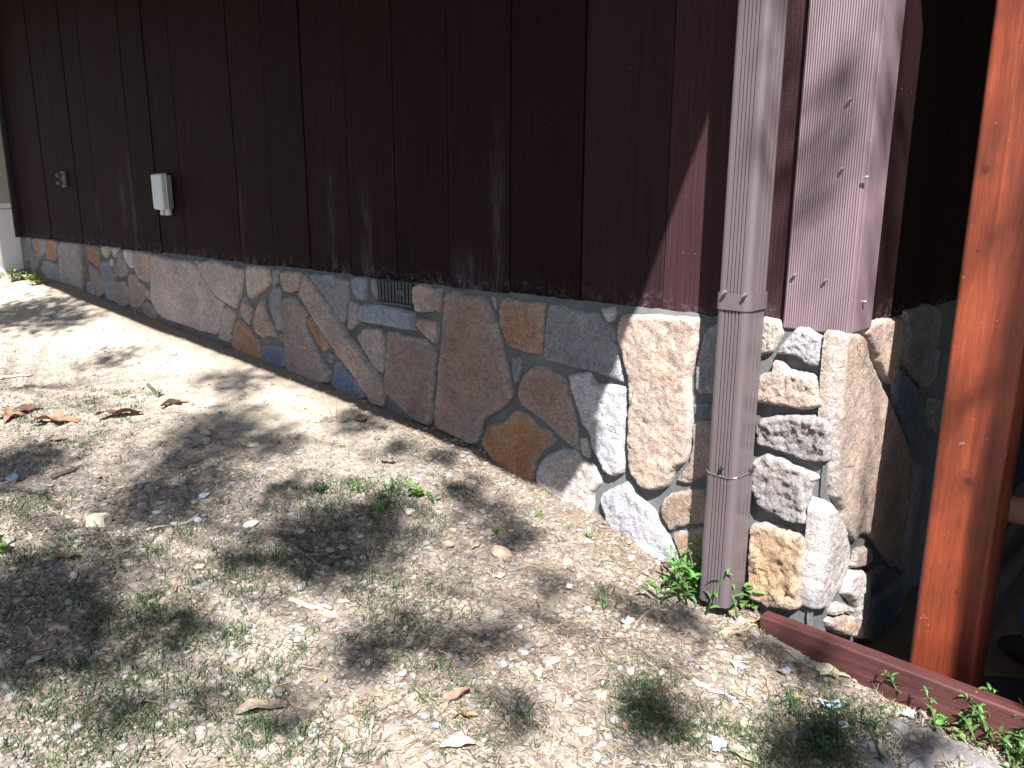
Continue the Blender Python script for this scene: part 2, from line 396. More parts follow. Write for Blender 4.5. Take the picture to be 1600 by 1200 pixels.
# --- stones
Z = {'A': (0, 340, .1625), 'B': (200, 370, .2), 'C': (440, 400, .2), 'D': (640, 430, .2), 'E': (720, 560, .25), 'F': (920, 440, .2),
     'G': (1000, 660, .3), 'H': (1160, 440, .2167), 'P': (0, 0, 1.0), 'T': (1360, 460, .2333), 'U': (1300, 700, .2835)}
C = dict(lmauve=(.36, .315, .32), lbrown=(.30, .24, .215), mmauve=(.285, .25, .245), mauve=(.22, .178, .178), brown=(.24, .172, .150), dbrown=(.13, .095, .085), orange=(.29, .155, .085), tan=(.40, .315, .262), dtan=(.33, .235, .155),
         pale=(.43, .41, .40), blue=(.19, .205, .245), dblue=(.10, .135, .225), bwhite=(.40, .42, .46), grey=(.22, .205, .21), cream=(.42, .39, .335),
         dark=(.13, .125, .13), pink=(.34, .26, .225), lblue=(.21, .25, .34), rust=(.27, .155, .085), dgrey=(.22, .215, .22), navy=(.11, .135, .20))
STONES = [  # (zone, outline, colour, relief, thickness)
 ('A', [(305,200),(375,200),(390,300),(385,405),(350,360),(320,280)], 'brown', 1, .03),
 ('A', [(240,190),(288,195),(280,330),(262,440),(240,380)], 'dark', 1, .03),
 ('A', [(378,205),(425,210),(430,290),(415,360),(395,370),(380,280)], 'lblue', 1, .028),
 ('A', [(437,210),(530,225),(535,320),(530,400),(495,418),(450,395),(440,300)], 'orange', 1, .03),
 ('A', [(292,300),(330,310),(370,400),(352,520),(330,560),(290,490)], 'dark', 1, .03),
 ('A', [(410,420),(450,410),(550,450),(560,560),(560,650),(440,590),(405,490)], 'blue', 1, .03),
 ('A', [(385,450),(415,560),(420,620),(360,600)], 'dbrown', 1, .026),
 ('A', [(548,235),(755,250),(765,320),(785,560),(785,740),(700,720),(575,660),(560,400)], 'dgrey', 1, .032),
 ('A', [(785,270),(815,280),(860,440),(870,570),(830,575),(795,440)], 'dbrown', 1, .026),
 ('A', [(825,265),(930,275),(940,400),(950,500),(900,450),(860,410),(840,330)], 'rust', 1, .03),
 ('A', [(860,450),(905,490),(985,640),(985,740),(940,780),(890,700)], 'mauve', 1, .03),
 ('A', [(835,620),(870,620),(905,765),(830,750)], 'blue', 1, .028),
 ('A', [(970,275),(1052,285),(1048,330),(1015,395),(985,360)], 'cream', 1, .03),
 ('A', [(1065,290),(1125,292),(1105,390),(1085,370)], 'cream', 1, .03),
 ('A', [(1060,385),(1080,400),(1080,470),(1065,480),(1052,440)], 'cream', 1, .028),
 ('A', [(960,420),(1040,425),(1060,500),(1098,560),(1098,700),(1090,810),(1040,800),(970,560)], 'blue', 1, .028),
 ('A', [(1130,320),(1165,320),(1215,490),(1210,550),(1160,580),(1105,550),(1094,490),(1125,400)], 'mauve', 1, .032),
 ('A', [(1175,305),(1265,320),(1275,430),(1275,480),(1250,490),(1210,420)], 'bwhite', 1, .03),
 ('A', [(1280,315),(1425,345),(1435,400),(1425,630),(1345,605),(1305,530),(1285,440)], 'pink', 1, .034),
 ('A', [(1110,620),(1180,605),(1215,660),(1225,840),(1170,870),(1105,820)], 'grey', 1, .032),
 ('A', [(1235,535),(1290,545),(1380,670),(1390,760),(1330,880),(1245,850)], 'mauve', 1, .03),
 ('A', [(1395,670),(1432,690),(1435,800),(1400,740)], 'dtan', 1, .026),
 ('A', [(1350,830),(1420,800),(1500,930),(1490,1000),(1390,940)], 'dbrown', 1, .028),
 ('B', [(178,130),(300,165),(478,190),(535,230),(588,330),(676,472),(738,510),(735,560),(695,770),(560,740),(430,690),(300,650),(240,600),(190,500)], 'lmauve', 2, .036),
 ('B', [(495,190),(560,195),(660,180),(740,205),(830,240),(890,250),(893,330),(860,480),(835,568),(752,515),(690,468),(604,330),(553,230)], 'lmauve', 2, .036),
 ('B', [(750,535),(832,578),(795,830),(703,800)], 'mmauve', 1, .032),
 ('B', [(918,225),(1000,225),(1080,245),(1105,330),(1085,390),(1020,430),(965,488),(935,470),(925,380)], 'cream', 1, .034),
 ('B', [(905,455),(920,510),(965,570),(935,695),(895,640),(875,580),(890,500)], 'pink', 1, .03),
 ('B', [(1040,480),(1065,560),(1070,600),(1110,680),(1150,790),(1095,780),(1050,795),(990,750),(975,660),(1000,560)], 'pink', 1, .032),
 ('B', [(1140,380),(1170,390),(1180,460),(1195,600),(1200,730),(1155,735),(1140,650),(1100,530),(1110,440)], 'blue', 1, .03),
 ('B', [(845,645),(900,665),(1025,830),(1025,990),(900,940),(805,850)], 'rust', 1, .03),
 ('B', [(1045,850),(1120,845),(1225,880),(1235,1040),(1130,1000),(1040,975)], 'dblue', 1, .03),
 ('B', [(1190,275),(1250,262),(1345,280),(1345,360),(1330,425),(1215,438),(1185,340)], 'pink', 1, .032),
 ('B', [(1195,485),(1270,458),(1310,490),(1390,600),(1370,690),(1430,820),(1500,970),(1570,1060),(1560,1140),(1500,1160),(1380,1120),(1240,1060),(1215,800),(1190,600)], 'mauve', 2, .034),
 ('B', [(1395,640),(1430,620),(1560,830),(1560,870),(1520,900),(1450,780),(1400,690)], 'rust', 1, .026),
 ('B', [(1122,255),(1168,258),(1162,360),(1125,395)], 'dgrey', 1, .02),
 ('B', [(1155,750),(1200,760),(1208,830),(1160,822)], 'dark', 1, .02),
 ('C', [(165,130),(200,170),(310,320),(400,440),(470,560),(480,610),(580,700),(640,800),(730,900),(785,1010),(780,1180),(700,1160),(560,940),(430,775),(370,675),(280,545),(130,310),(150,230)], 'lbrown', 2, .044),
 ('C', [(205,140),(380,145),(410,175),(508,180),(510,290),(500,420),(485,540),(420,450),(325,300),(235,190)], 'blue', 2, .034),
 ('C', [(538,170),(645,165),(655,350),(600,340),(560,290),(540,240)], 'lblue', 1, .03),
 ('C', [(690,185),(750,190),(762,340),(735,335),(705,270)], 'blue', 1, .022),
 ('C', [(600,380),(740,370),(960,412),(1000,440),(1020,500),(1035,585),(960,580),(850,555),(700,535),(600,515)], 'lblue', 1, .05),
 ('C', [(530,350),(580,370),(600,430),(600,520),(530,580),(512,560),(515,440)], 'mmauve', 1, .03),
 ('C', [(1015,240),(1050,220),(1110,225),(1160,250),(1235,260),(1235,440),(1190,430),(1100,450),(1040,440),(1015,340)], 'pink', 1, .036),
 ('C', [(1045,490),(1110,495),(1190,515),(1210,560),(1215,650),(1190,690),(1110,620),(1060,560)], 'pink', 1, .032),
 ('C', [(585,620),(650,560),(760,570),(780,620),(800,690),(795,930),(720,880),(680,800),(620,700)], 'mmauve', 1, .034),
 ('C', [(820,590),(870,595),(960,630),(1060,640),(1110,645),(1195,750),(1190,830),(1175,1000),(1165,1330),(1050,1300),(880,1150),(800,1060),(800,940),(815,750)], 'brown', 2, .036),
 ('C', [(420,820),(445,825),(580,980),(640,1100),(600,1130),(500,1110),(390,1010)], 'dblue', 1, .03),
 ('C', [(362,755),(398,762),(398,835),(365,835)], 'dblue', 1, .022),
 ('D', [(280,140),(330,120),(370,135),(420,165),(490,165),(530,155),(580,190),(630,280),(670,390),(690,480),(710,600),(745,720),(790,950),(700,1050),(560,1130),(520,1310),(480,1330),(200,1200),(190,1090),(215,850),(230,650),(260,480),(265,280),(270,180)], 'brown', 2, .045),
 ('D', [(720,180),(880,200),(1050,210),(1050,300),(1030,640),(960,620),(840,590),(770,560),(740,500),(695,400),(690,280),(705,215)], 'orange', 1, .036),
 ('D', [(1080,235),(1130,225),(1210,240),(1260,270),(1350,275),(1440,285),(1490,310),(1530,360),(1600,430),(1640,620),(1680,850),(1550,800),(1390,750),(1240,715),(1050,670),(1035,620),(1045,480),(1070,320)], 'blue', 2, .036),
 ('D', [(790,640),(850,640),(875,690),(840,830),(815,860),(800,760)], 'blue', 1, .02),
 ('D', [(632,160),(668,190),(672,285),(650,230)], 'dgrey', 1, .014),
 ('E', [(385,110),(440,45),(500,45),(560,80),(640,120),(665,160),(690,270),(730,430),(735,585),(690,560),(620,500),(580,450),(480,370),(380,300),(352,230),(360,170)], 'brown', 2, .036),
 ('E', [(345,330),(420,360),(460,420),(560,470),(585,520),(560,550),(500,590),(465,640),(460,700),(440,790),(390,780),(290,720),(210,650),(130,540),(130,490),(180,410),(260,400),(300,350)], 'orange', 1, .038),
 ('E', [(660,105),(790,85),(810,140),(830,165),(1030,180),(1020,300),(1010,720),(940,745),(890,720),(870,650),(810,560),(800,480),(750,400),(720,300),(690,240),(675,160)], 'bwhite', 3, .046),
 ('E', [(745,490),(790,500),(805,560),(805,630),(760,610),(745,560)], 'pale', 2, .03),
 ('E', [(540,600),(620,565),(700,570),(760,640),(830,680),(870,750),(870,790),(820,840),(810,1010),(700,960),(600,900),(560,850),(470,810),(465,720),(490,650)], 'pale', 3, .042),
 ('E', [(870,850),(940,810),(1040,775),(1070,820),(1120,890),(1200,960),(1220,1030),(1280,1100),(1330,1200),(1345,1300),(1250,1290),(1100,1200),(940,1090),(880,970),(865,900)], 'bwhite', 3, .046),
 ('E', [(1250,890),(1300,850),(1440,815),(1540,820),(1560,1035),(1440,1045),(1310,1080),(1270,1030),(1240,950)], 'dtan', 2, .04),
 ('E', [(1312,1100),(1440,1058),(1560,1055),(1560,1400),(1420,1400),(1370,1240)], 'dtan', 1, .034),
 ('E', [(1445,400),(1580,380),(1580,700),(1440,790),(1400,790),(1335,765),(1425,650),(1442,560)], 'pink', 2, .036),
 ('F', [(90,205),(190,190),(215,240),(205,300),(160,330),(120,290)], 'bwhite', 2, .032),
 ('P', [(970,491),(986,493),(1020,491),(1060,495),(1088,498),(1087,524),(1085,552),(1079,575),(1074,592),(1076,620),(1079,650),(1078,690),(1073,705),(1070,720),(1050,740),(1043,760),(1025,768),(1007,768),(995,760),(985,740),(978,720),(978,660),(981,630),(980,600),(974,570),(967,545),(962,525),(961,514)], 'tan', 3, .05),
 ('P', [(1118,503),(1107,510),(1098,526),(1090,552),(1085,580),(1086,610),(1094,618),(1112,616),(1140,612),(1140,503)], 'blue', 1, .038),
 ('P', [(1082,631),(1115,632),(1140,636),(1140,660),(1084,651)], 'dblue', 1, .03),
 ('H', [(120,255),(250,285),(272,320),(280,380),(240,470),(200,520),(110,540)], 'cream', 3, .036),
 ('H', [(290,420),(390,330),(470,340),(570,400),(580,440),(570,560),(540,620),(490,610),(430,580),(350,540),(230,525),(250,480)], 'bwhite', 3, .046),
 ('H', [(215,570),(270,580),(320,640),(380,650),(450,660),(540,690),(560,800),(590,900),(560,915),(430,930),(300,910),(210,900),(60,880),(80,700),(190,640)], 'tan', 3, .05),
 ('P', [(1180,658),(1214,650),(1242,648),(1268,650),(1290,655),(1296,668),(1295,690),(1293,724),(1270,725),(1240,716),(1210,705),(1178,695)], 'grey', 4, .05),
 ('G', [(575,200),(650,165),(730,190),(830,240),(925,290),(880,360),(870,420),(875,495),(860,545),(800,535),(720,500),(640,470),(590,420),(570,320)], 'grey', 4, .052),
 ('G', [(560,540),(640,530),(740,555),(800,590),(850,590),(865,650),(860,760),(840,870),(835,960),(810,990),(720,980),(640,960),(560,920),(555,750),(560,620)], 'dtan', 4, .056),
]
SIDE = [
 ('G', [(985,405),(1020,440),(1060,520),(1090,620),(1100,680),(1070,780),(1030,880),(980,975),(925,990),(900,940),(905,800),(935,600),(952,480)], 'pale', 3, .05),
 ('P', [(1309,527),(1320,518),(1335,516),(1344,524),(1353,557),(1374,600),(1391,633),(1405,660),(1416,691),(1423,714),(1419,780),(1412,850),(1405,893),(1398,888),(1385,868),(1371,848),(1365,840),(1357,836),(1346,834),(1337,850),(1320,828),(1318,800),(1306,775),(1303,750),(1303,705),(1304,660),(1306,600),(1306,560)], 'tan', 2, .052),
 ('P', [(1347,520),(1356,503),(1372,498),(1402,497),(1413,499),(1412,530),(1407,558),(1402,590),(1395,602),(1387,598),(1374,570),(1360,545)], 'tan', 2, .046),
 ('P', [(1408,575),(1435,606),(1437,623),(1430,658),(1424,702),(1413,668),(1398,628),(1400,600)], 'navy', 1, .04),
 ('T', [(240,110),(300,100),(390,60),(450,80),(465,110),(455,220),(435,310),(420,400),(410,560),(390,615),(352,635),(305,560),(245,480),(228,400),(250,300)], 'dgrey', 2, .05),
 ('T', [(425,345),(455,370),(440,520),(412,600),(418,480)], 'lblue', 1, .05),
 ('T', [(405,690),(470,690),(460,900),(440,960),(405,930)], 'dgrey', 1, .05),
 ('U', [(440,45),(495,100),(480,250),(440,450),(435,520),(425,640),(400,720),(388,660),(412,450),(442,200)], 'grey', 2, .055),
 ('U', [(130,560),(215,540),(222,620),(192,655),(110,665)], 'pink', 2, .04),
 ('U', [(110,680),(205,685),(212,750),(205,870),(195,1060),(150,1050),(140,890),(112,835),(75,805)], 'pale', 3, .046),
 ('U', [(225,690),(292,645),(338,690),(320,715),(245,755),(218,775)], 'dark', 1, .04),
 ('U', [(218,840),(300,795),(385,725),(395,780),(380,960),(345,1130),(280,1110),(205,1060)], 'navy', 1, .045),
 ('U', [(-10,960),(50,918),(130,925),(140,1000),(120,1050),(0,1010)], 'dtan', 3, .045),
 ('U', [(10,875),(60,855),(108,872),(118,905),(60,908),(12,935)], 'cream', 3, .045),
]
Y_M, X_M = -.022, -.004                                    # mortar planes: front wall, side wall
mortar = None
def build_mortar():
    global mortar
    v, f = [], []
    def sheet(us, zs, fn):
        b = len(v); n = len(us)
        for z in zs:
            for u in us: v.append(fn(u, z))
        for j in range(len(zs)-1):
            for i in range(n-1): f.append((b+j*n+i, b+j*n+i+1, b+(j+1)*n+i+1, b+(j+1)*n+i))
    def rel(u, z): return .006*fbm(u, z, 1, 7, 3) + .003*fbm(u, z, 4, 40, 2) + .010*(1 if u > -1.0 else 0)
    zs = np.r_[np.arange(-1.3, -.02, .022), -.012, -.004, .004]
    def top(u, z, d):                                     # the mortar's top edge leans back to the siding, raggedly
        if z < -.015: return d, z
        k = (z+.015)/.019; return d*(1-.55*k), z*1.0 + .006*fbm(u, 0, 3, 30, 3)
    def F(u, z):
        d, zz = top(u, z, -Y_M); return (u, -(d+rel(u, z)), zz)
    def R(u, z):
        d, zz = top(u, z, X_M); return (d+rel(u+9, z), u, zz)
    xsF = np.r_[np.arange(X_END, X_M-.01, .022), X_M, X_M+.018]
    sheet(xsF, zs, F)
    ysS = np.r_[Y_M-.018, Y_M, np.arange(Y_M+.015, 1.5, .03)]
    sheet(ysS, zs, R)
    v2, f2 = v, f
    o = pyobj("foundation", v2, f2, MM, house, True); return o
mortar = build_mortar()

def chaikin(p, it=1, k=.22):
    for _ in range(it):
        q = []
        for a, b in zip(p, p[1:]+p[:1]): q += [a*(1-k)+b*k, a*k+b*(1-k)]
        p = q
    return p
def facet(u, w, seed, f):
    p = Vector((u*f, w*f*1.2, seed)); dd, pp = noise.voronoi(p); c = pp[0]
    a = noise.noise(c*3.1)*1.6; b = noise.noise(c*2.7+Vector((5, 1, 2)))*1.6
    return (p.x-c.x)*a + (p.y-c.y)*b + .5*noise.noise(c*1.9)
def build_stone(zone, pts, colour, relief, T, plane):
    x0, y0, s = Z[zone]; T = T*.72 if relief < 3 else T*.86
    P2 = []
    for zx, zy in pts:
        px, py = x0+zx*s, y0+zy*s
        if plane == 'F': p = on(px, py, 1, Y_M-T*.8); P2.append(Vector((p.x, p.z)))
        else: p = on(px, py, 0, X_M+T*.8); P2.append(Vector((max(p.y, -.058+.006*nz(px, py, 1, .1)), p.z)))
    # edge noise and soft corners
    P2 = chaikin(P2, 1, .12)
    A = np.array([tuple(p) for p in P2]); area = .5*abs(np.sum(A[:, 0]*np.roll(A[:, 1], -1)-np.roll(A[:, 0], -1)*A[:, 1]))
    size = math.sqrt(area); h = max(.0036, min(.008, size/24))
    if plane == 'F' and A[:, 0].mean() < -2.2: h = max(h, .008)
    per = []
    for a, b in zip(P2, P2[1:]+P2[:1]):
        n = max(1, int((b-a).length/h))
        for i in range(n): per.append(a.lerp(b, i/n))
    seed = random.uniform(0, 90); am = min(.0045, size*.035)
    B = []
    for p in per:
        B.append(p + Vector((fbm(p.x, p.y, seed, 34, 4), fbm(p.x, p.y, seed+20, 34, 4)))*am)
    Bn = np.array([tuple(p) for p in B]); n = len(B)
    lo, hi = Bn.min(0), Bn.max(0)
    gx, gy = np.meshgrid(np.arange(lo[0], hi[0], h), np.arange(lo[1], hi[1], h)); gx[::2] += h/2
    G = np.c_[gx.ravel(), gy.ravel()] + rng.uniform(-h*.15, h*.15, (gx.size, 2))
    x1, y1 = Bn[:, 0], Bn[:, 1]; x2, y2 = np.roll(x1, -1), np.roll(y1, -1)
    cond = ((y1[None] > G[:, 1:2]) != (y2[None] > G[:, 1:2]))
    xi = (x2-x1)[None]*(G[:, 1:2]-y1[None])/((y2-y1)[None]+1e-12)+x1[None]
    G = G[(np.sum(cond & (G[:, 0:1] < xi), axis=1) % 2) == 1]
    def dist(Q):
        dx, dy = x2-x1, y2-y1; L = dx*dx+dy*dy+1e-12
        t = np.clip(((Q[:, 0:1]-x1)*dx+(Q[:, 1:2]-y1)*dy)/L, 0, 1)
        return np.sqrt(np.min((Q[:, 0:1]-x1-t*dx)**2+(Q[:, 1:2]-y1-t*dy)**2, axis=1))
    if len(G): G = G[dist(G) > h*.55]
    V2 = [Vector(b) for b in Bn] + [Vector(g) for g in G]
    r = geometry.delaunay_2d_cdt(V2, [(i, (i+1) % n) for i in range(n)], [], 1, 1e-6)
    vo, fo, orig = r[0], r[2], r[3]
    Q = np.array([tuple(p) for p in vo]); d = dist(Q)
    e = min(.010 if relief < 3 else .014, max(.004, d.max()*.4)); k = np.clip(d/e, 0, 1)
    prof = .42 + .58*np.sqrt(1-(1-k)**2)
    amp = {1: .0020, 2: .0030, 3: .0046, 4: .0085}[relief]
    tilt = rng.uniform(-.05, .05, 2); c = Q.mean(0); V = []
    for (u, w), kk, pr in zip(Q, k, prof):
        nn = fbm(u, w, seed, 9, 4)
        rg = 0.0
        if relief >= 3:                                    # split, ledged faces
            g = fbm(u*1.0+w*.6, w*1.4-u*.4, seed+5, 15, 4); rg = -abs(g)*1.1 + (.5*round(2.2*fbm(u, w*1.6, seed+3, 7, 2))/2.2)
            rg += .5*fbm(u, w, seed+9, 70, 3) + 1.1*facet(u, w, seed, 30 if relief == 3 else 24) + .8*facet(u, w, seed+3, 90)
        else: rg = .5*fbm(u, w, seed+9, 45, 3)
        hh = T*pr + kk*(amp*(nn+rg) + tilt[0]*(u-c[0])*.5 + tilt[1]*(w-c[1])*.5)
        V.append((u, w, max(hh, .004)))
    nv = len(V); back = {}
    faces = [tuple(q) for q in fo]
    # rim wall down into the mortar
    cnt = {}
    for q in faces:
        for a, b in zip(q, q[1:]+q[:1]): cnt[(a, b)] = 1
    for (a, b) in list(cnt):
        if (b, a) not in cnt:
            for i in (a, b):
                if i not in back: back[i] = nv+len(back); V.append((V[i][0], V[i][1], -.012))
            faces.append((b, a, back[a], back[b]))
    if plane == 'F': W3 = [(u, Y_M-t, w) for u, w, t in V]
    else: W3 = [(X_M+t, u, w) for u, w, t in V]
    me = bpy.data.meshes.new("stone"); me.from_pydata(W3, [], faces); me.update()
    bm = bmesh.new(); bm.from_mesh(me); bmesh.ops.recalc_face_normals(bm, faces=bm.faces); bm.to_mesh(me); bm.free()
    me.polygons.foreach_set("use_smooth", [True]*len(me.polygons))
    at = me.color_attributes.new("Col", 'FLOAT_COLOR', 'POINT')      # how near a spot is to the stone's chipped, paler rim
    ee = np.zeros(len(V)); ee[:nv] = np.exp(-d/(.010 if size > .12 else .006)); ee[nv:] = .3
    at.data.foreach_set("color", np.c_[ee, ee, ee, np.ones_like(ee)].astype(np.float32).ravel())
    o = link("stone", me, MS, mortar)
    cc = C[colour]; j = random.uniform(.92, 1.08); o.color = (cc[0]*j, cc[1]*j, cc[2]*j, 1)
    return o
for a in STONES: build_stone(*a, 'F')
for a in SIDE: build_stone(*a, 'S')

# --- crawl-space vent
vent = pyobj("foundation_vent", *(lambda q: ([tuple(p) for p in q] + [(p[0], p[1]-.006, p[2]) for p in q],
      [(3, 2, 1, 0), (4, 5, 6, 7), (0, 1, 5, 4), (1, 2, 6, 5), (2, 3, 7, 6), (3, 0, 4, 7)]))([on(590, 436, 1, -.034), on(646, 442, 1, -.034), on(646, 480, 1, -.034), on(593, 468, 1, -.034)]), M_DARK, house)
vx0, vx1 = on(592, 450, 1, -.045).x, on(645, 450, 1, -.045).x; vz1, vz0 = .0, on(615, 472, 1, -.045).z
for i in range(10):
    x = vx0+(vx1-vx0)*(i+.5)/10
    if i in (6,): 
        for zz0, zz1 in ((vz0, vz0+(vz1-vz0)*.35), (vz0+(vz1-vz0)*.62, vz1)): bmobj("vent_slat", box_bm(x-.006, x+.006, -.050, -.041, zz0, zz1, .001, 1), M_VENT, vent)
    else: bmobj("vent_slat", box_bm(x-.006, x+.006, -.050, -.041, vz0, vz1, .001, 1), M_VENT, vent)
bmobj("vent_plate", box_bm(vx0+(vx1-vx0)*.58, vx0+(vx1-vx0)*.80, -.053, -.0505, vz0+(vz1-vz0)*.36, vz0+(vz1-vz0)*.62, .001, 1), M_VENT, vent)
bmobj("vent_frame", box_bm(vx0-.004, vx1+.004, -.056, -.041, vz0-.012, vz0, .002, 1), M_VENT, vent)

# ------------------------------------------------------------------ downspout
def build_spout():
    x0, x1, yf, yb = -.256, -.170, -.163, -.060
    root = empty("downspout", ((x0+x1)/2, (yf+yb)/2, -.80), "grey brown ribbed metal downspout beside the building's corner", "downspout")
    def prof(g=0.0, ribs=True):
        r = .014; P = []
        def arc(cx, cy, a0, a1):
            for i in range(6):
                a = rad(a0+(a1-a0)*i/5); P.append((cx+(r+g)*math.cos(a), cy+(r+g)*math.sin(a)))
        arc(x0+r, yf+r, 180, 270)
        if ribs:
            n = 5; a, b = x0+.021, x1-.017; w = (b-a)/n
            for i in range(n):
                c = a+w*i
                P.extend([(c, yf-g), (c+w*.16, yf-g+.0045), (c+w*.40, yf-g+.0045), (c+w*.56, yf-g)])
        arc(x1-r, yf+r, 270, 360)
        if ribs:
            for i in range(3):
                c = yf+.035+i*.02; P.extend([(x1+g, c), (x1+g-.0012, c+.003), (x1+g-.0012, c+.007), (x1+g, c+.010)])
        arc(x1-r, yb-r, 0, 90); arc(x0+r, yb-r, 90, 180)
        return P
    def pipe(name, z0, z1, g, ribs=True, taper=None, th=.0015, mat=M_SPOUT, wob=0.0):
        P = prof(g, ribs); n = len(P); v, f = [], []
        zs = np.linspace(z0, z1, 14 if z1-z0 > .2 else 3)
        for k, z in enumerate(zs):
            t = (z-z0)/(z1-z0); fl = (taper or 0.0)*max(0, 1-t*2.2)
            for i, (x, y) in enumerate(P):
                v.append((x+fl*(x-(x0+x1)/2), y+fl*.6*(y-yb)+wob*math.sin(k*2.1)*.001, z + (wob*.004*math.sin(i*.9) if k == len(zs)-1 and wob else 0)))
        for k in range(len(zs)-1):
            for i in range(n): f.append((k*n+i, k*n+(i+1) % n, (k+1)*n+(i+1) % n, (k+1)*n+i))
        o = pyobj(name, v, f, mat, root, False)
        o.location = -root.location
        md = o.modifiers.new("thick", 'SOLIDIFY'); md.thickness = th; md.offset = -1
        return o
    up = pipe("upper_pipe", -.45, 1.36, 0.0)
    low = pipe("lower_pipe", -.765, -.395, .0022, True, .015, .0015, M_SPOUT, .0)
    col = pipe("collar", .045, .087, .0045, False, None, .002)
    for px, py in ((1135.5, 455.5), (1167, 459.5)):
        p = on(px, py, 1, yf-.0045); s = screw(p, (0, -1, 0), .0045, col, None, .016)
    for px, py in ((1129, 731),): screw(on(px, py, 1, yf-.003), (0, -1, 0), .005, low, M_DARK, .010)
    p = on(1171, 734, 0, x1+.003); screw(p, (1, 0, 0), .005, low, M_DARK, .010)
    P = prof(.0045, False); n = len(P)
    v, f = tube([(x, y, -.392+.003*math.sin(i*.8)) for i, (x, y) in enumerate(P)] + [(P[0][0], P[0][1], -.392)], .0013, 5)
    o = pyobj("seam_wire", v, f, M_STEEL, root); o.location = -root.location
    # shift children built in world coordinates
build_spout()

# ------------------------------------------------------------------ post, skirt board, deck
PX0, PX1 = on(1421, 1020, 1, .102).x, on(1521, 1050, 1, .102).x
post = empty("timber_post", ((PX0+PX1)/2, .173, -1.05), "orange red stained square timber post right of the stone corner", "post")
def post_mesh():
    bm = box_bm(PX0, PX1, .102, .244, -1.3, 1.13, .012, 5)
    o = bmobj("post_body", bm, M_POST, post, True); o.location = -post.location
    m = o.modifiers.new("es", 'EDGE_SPLIT'); m.split_angle = rad(40)
add_knots(M_POST, [(on(px, py, 1, .102), r) for px, py, r in ((1512, 752, .030), (1540, 265, .028), (1527, 393, .006), (1584, 403, .006), (1455, 890, .005), (1494, 925, .007))])
post_mesh()
brd = tag(bmobj("skirt_board", box_bm(-.098, 3.6, -.112, -.068, -1.2, -.776, .006, 3), M_BOARD), "dark red brown board on edge at the foot of the timber post", "board")
deck = empty("wooden_deck", (1.8, 1.8, 1.1), "wooden deck overhead carried by the stained timber post", "deck")
for i in range(24):
    bmobj("deck_board", box_bm(.045, 3.7, .0+.147*i, .142+.147*i, 1.24, 1.275), M_BOARD, deck).location = -deck.location
bmobj("deck_beam", box_bm(.05, 3.7, .098, .248, 1.132, 1.238), M_BOARD, deck).location = -deck.location
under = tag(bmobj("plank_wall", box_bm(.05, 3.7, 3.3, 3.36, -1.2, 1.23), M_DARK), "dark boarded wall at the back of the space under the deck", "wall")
u2 = tag(bmobj("added_sun_screen", box_bm(.525, 3.7, .11, .15, -1.2, 1.13), M_DARK), "added unseen dark screen keeping sun out of the space under the deck", "screen")  # added out of view to block sun from the gap by the post

# ------------------------------------------------------------------ outlet boxes on the siding
def build_box():
    p = on(247, 300, 1, -.07)
    r = empty("outlet_box", (p.x, -.0, p.z), "pale grey weatherproof outlet box with cement splashes on the dark siding", "outlet box")
    w, h = .128, .178
    def part(nm, bm, m): o = bmobj(nm, bm, m, r); return o
    part("back_box", box_bm(-w/2+.008, w/2-.004, -.045, -.015, -h/2, h/2, .006, 2), M_VENT2)
    c = part("cover", box_bm(-w/2, w/2, -.078, -.047, -h/2-.004, h/2+.006, .010, 3), M_PLASTIC)
    o = bmobj("cover_rim", box_bm(-w/2-.003, w/2+.003, -.052, -.0455, -h/2-.007, h/2+.009, .002, 1), M_PLASTIC, r)
    for i, x in enumerate((-.035, .03)):
        v, f = tube([(x, -.035, -h/2+.004), (x, -.035, -h/2-.035)], .017, 12); pyobj("conduit_hub", v, f, M_PLASTIC, r)
    v, f = tube([(-w/2-.002, -.05, -.06), (-w/2-.002, -.05, .06)], .004, 8); pyobj("hinge", v, f, M_PLASTIC, r)
M_VENT2 = m_plain("splashed_grey_plastic", (.16, .16, .17), .6, .8, 90)
build_box()
M_FIT = m_plain("dull_violet_grey_plastic", (.075, .065, .085), .6, .3, 60)
def build_tap():
    p = on(96, 280, 1, -.04)
    r = empty("small_outlet", (p.x, 0, p.z), "small dark grey wall outlet with two round caps at the far end", "outlet")
    bmobj("plate", box_bm(-.028, .04, -.036, -.015, -.052, .052, .005, 2), M_FIT, r)
    for z in (-.024, .024):
        v, f = tube([(-.01, -.039, z), (-.01, -.06, z), (-.01, -.068, z)], [.015, .015, .010], 12); pyobj("cap", v, f, M_FIT, r)
build_tap()

# ------------------------------------------------------------------ white porch corner at the far end
def build_far():
    r = empty("porch_window", (-6.9, -.05, -.3), "white framed window over a white skirt panel at the far left", "window")
    L = -r.location
    def b(nm, a, m, par=None):
        o = bmobj(nm, box_bm(*a), m, par or r); 
        if par is None: o.location = L
        return o
    sk = b("skirt_panel", (-8.6, -6.44, -.16, .1, -.5, .215, .006, 2), M_WHITE)
    si = b("sill", (-8.6, -6.45, -.18, .1, .217, .26, .006, 2), M_WHITE)
    b("window_frame", (-6.53, -6.455, -.12, -.04, .262, 2.3, .004, 1), M_CREAM)
    b("window_frame", (-6.72, -6.68, -.12, -.04, .262, 2.3, .004, 1), M_CREAM)
    b("lower_panel", (-6.679, -6.531, -.09, -.06, .262, .83, .003, 1), M_CREAM)
    b("rail", (-6.679, -6.531, -.115, -.05, .832, .87, .003, 1), M_CREAM)
    b("pane", (-6.679, -6.531, -.085, -.075, .872, 2.3), M_GLASS)
    b("lower_panel", (-8.5, -6.721, -.09, -.06, .262, 2.3), M_CREAM)
    b("corner_post", (-6.438, -6.405, -.05, -.016, -.0, 2.4, .003, 1), M_DARK)
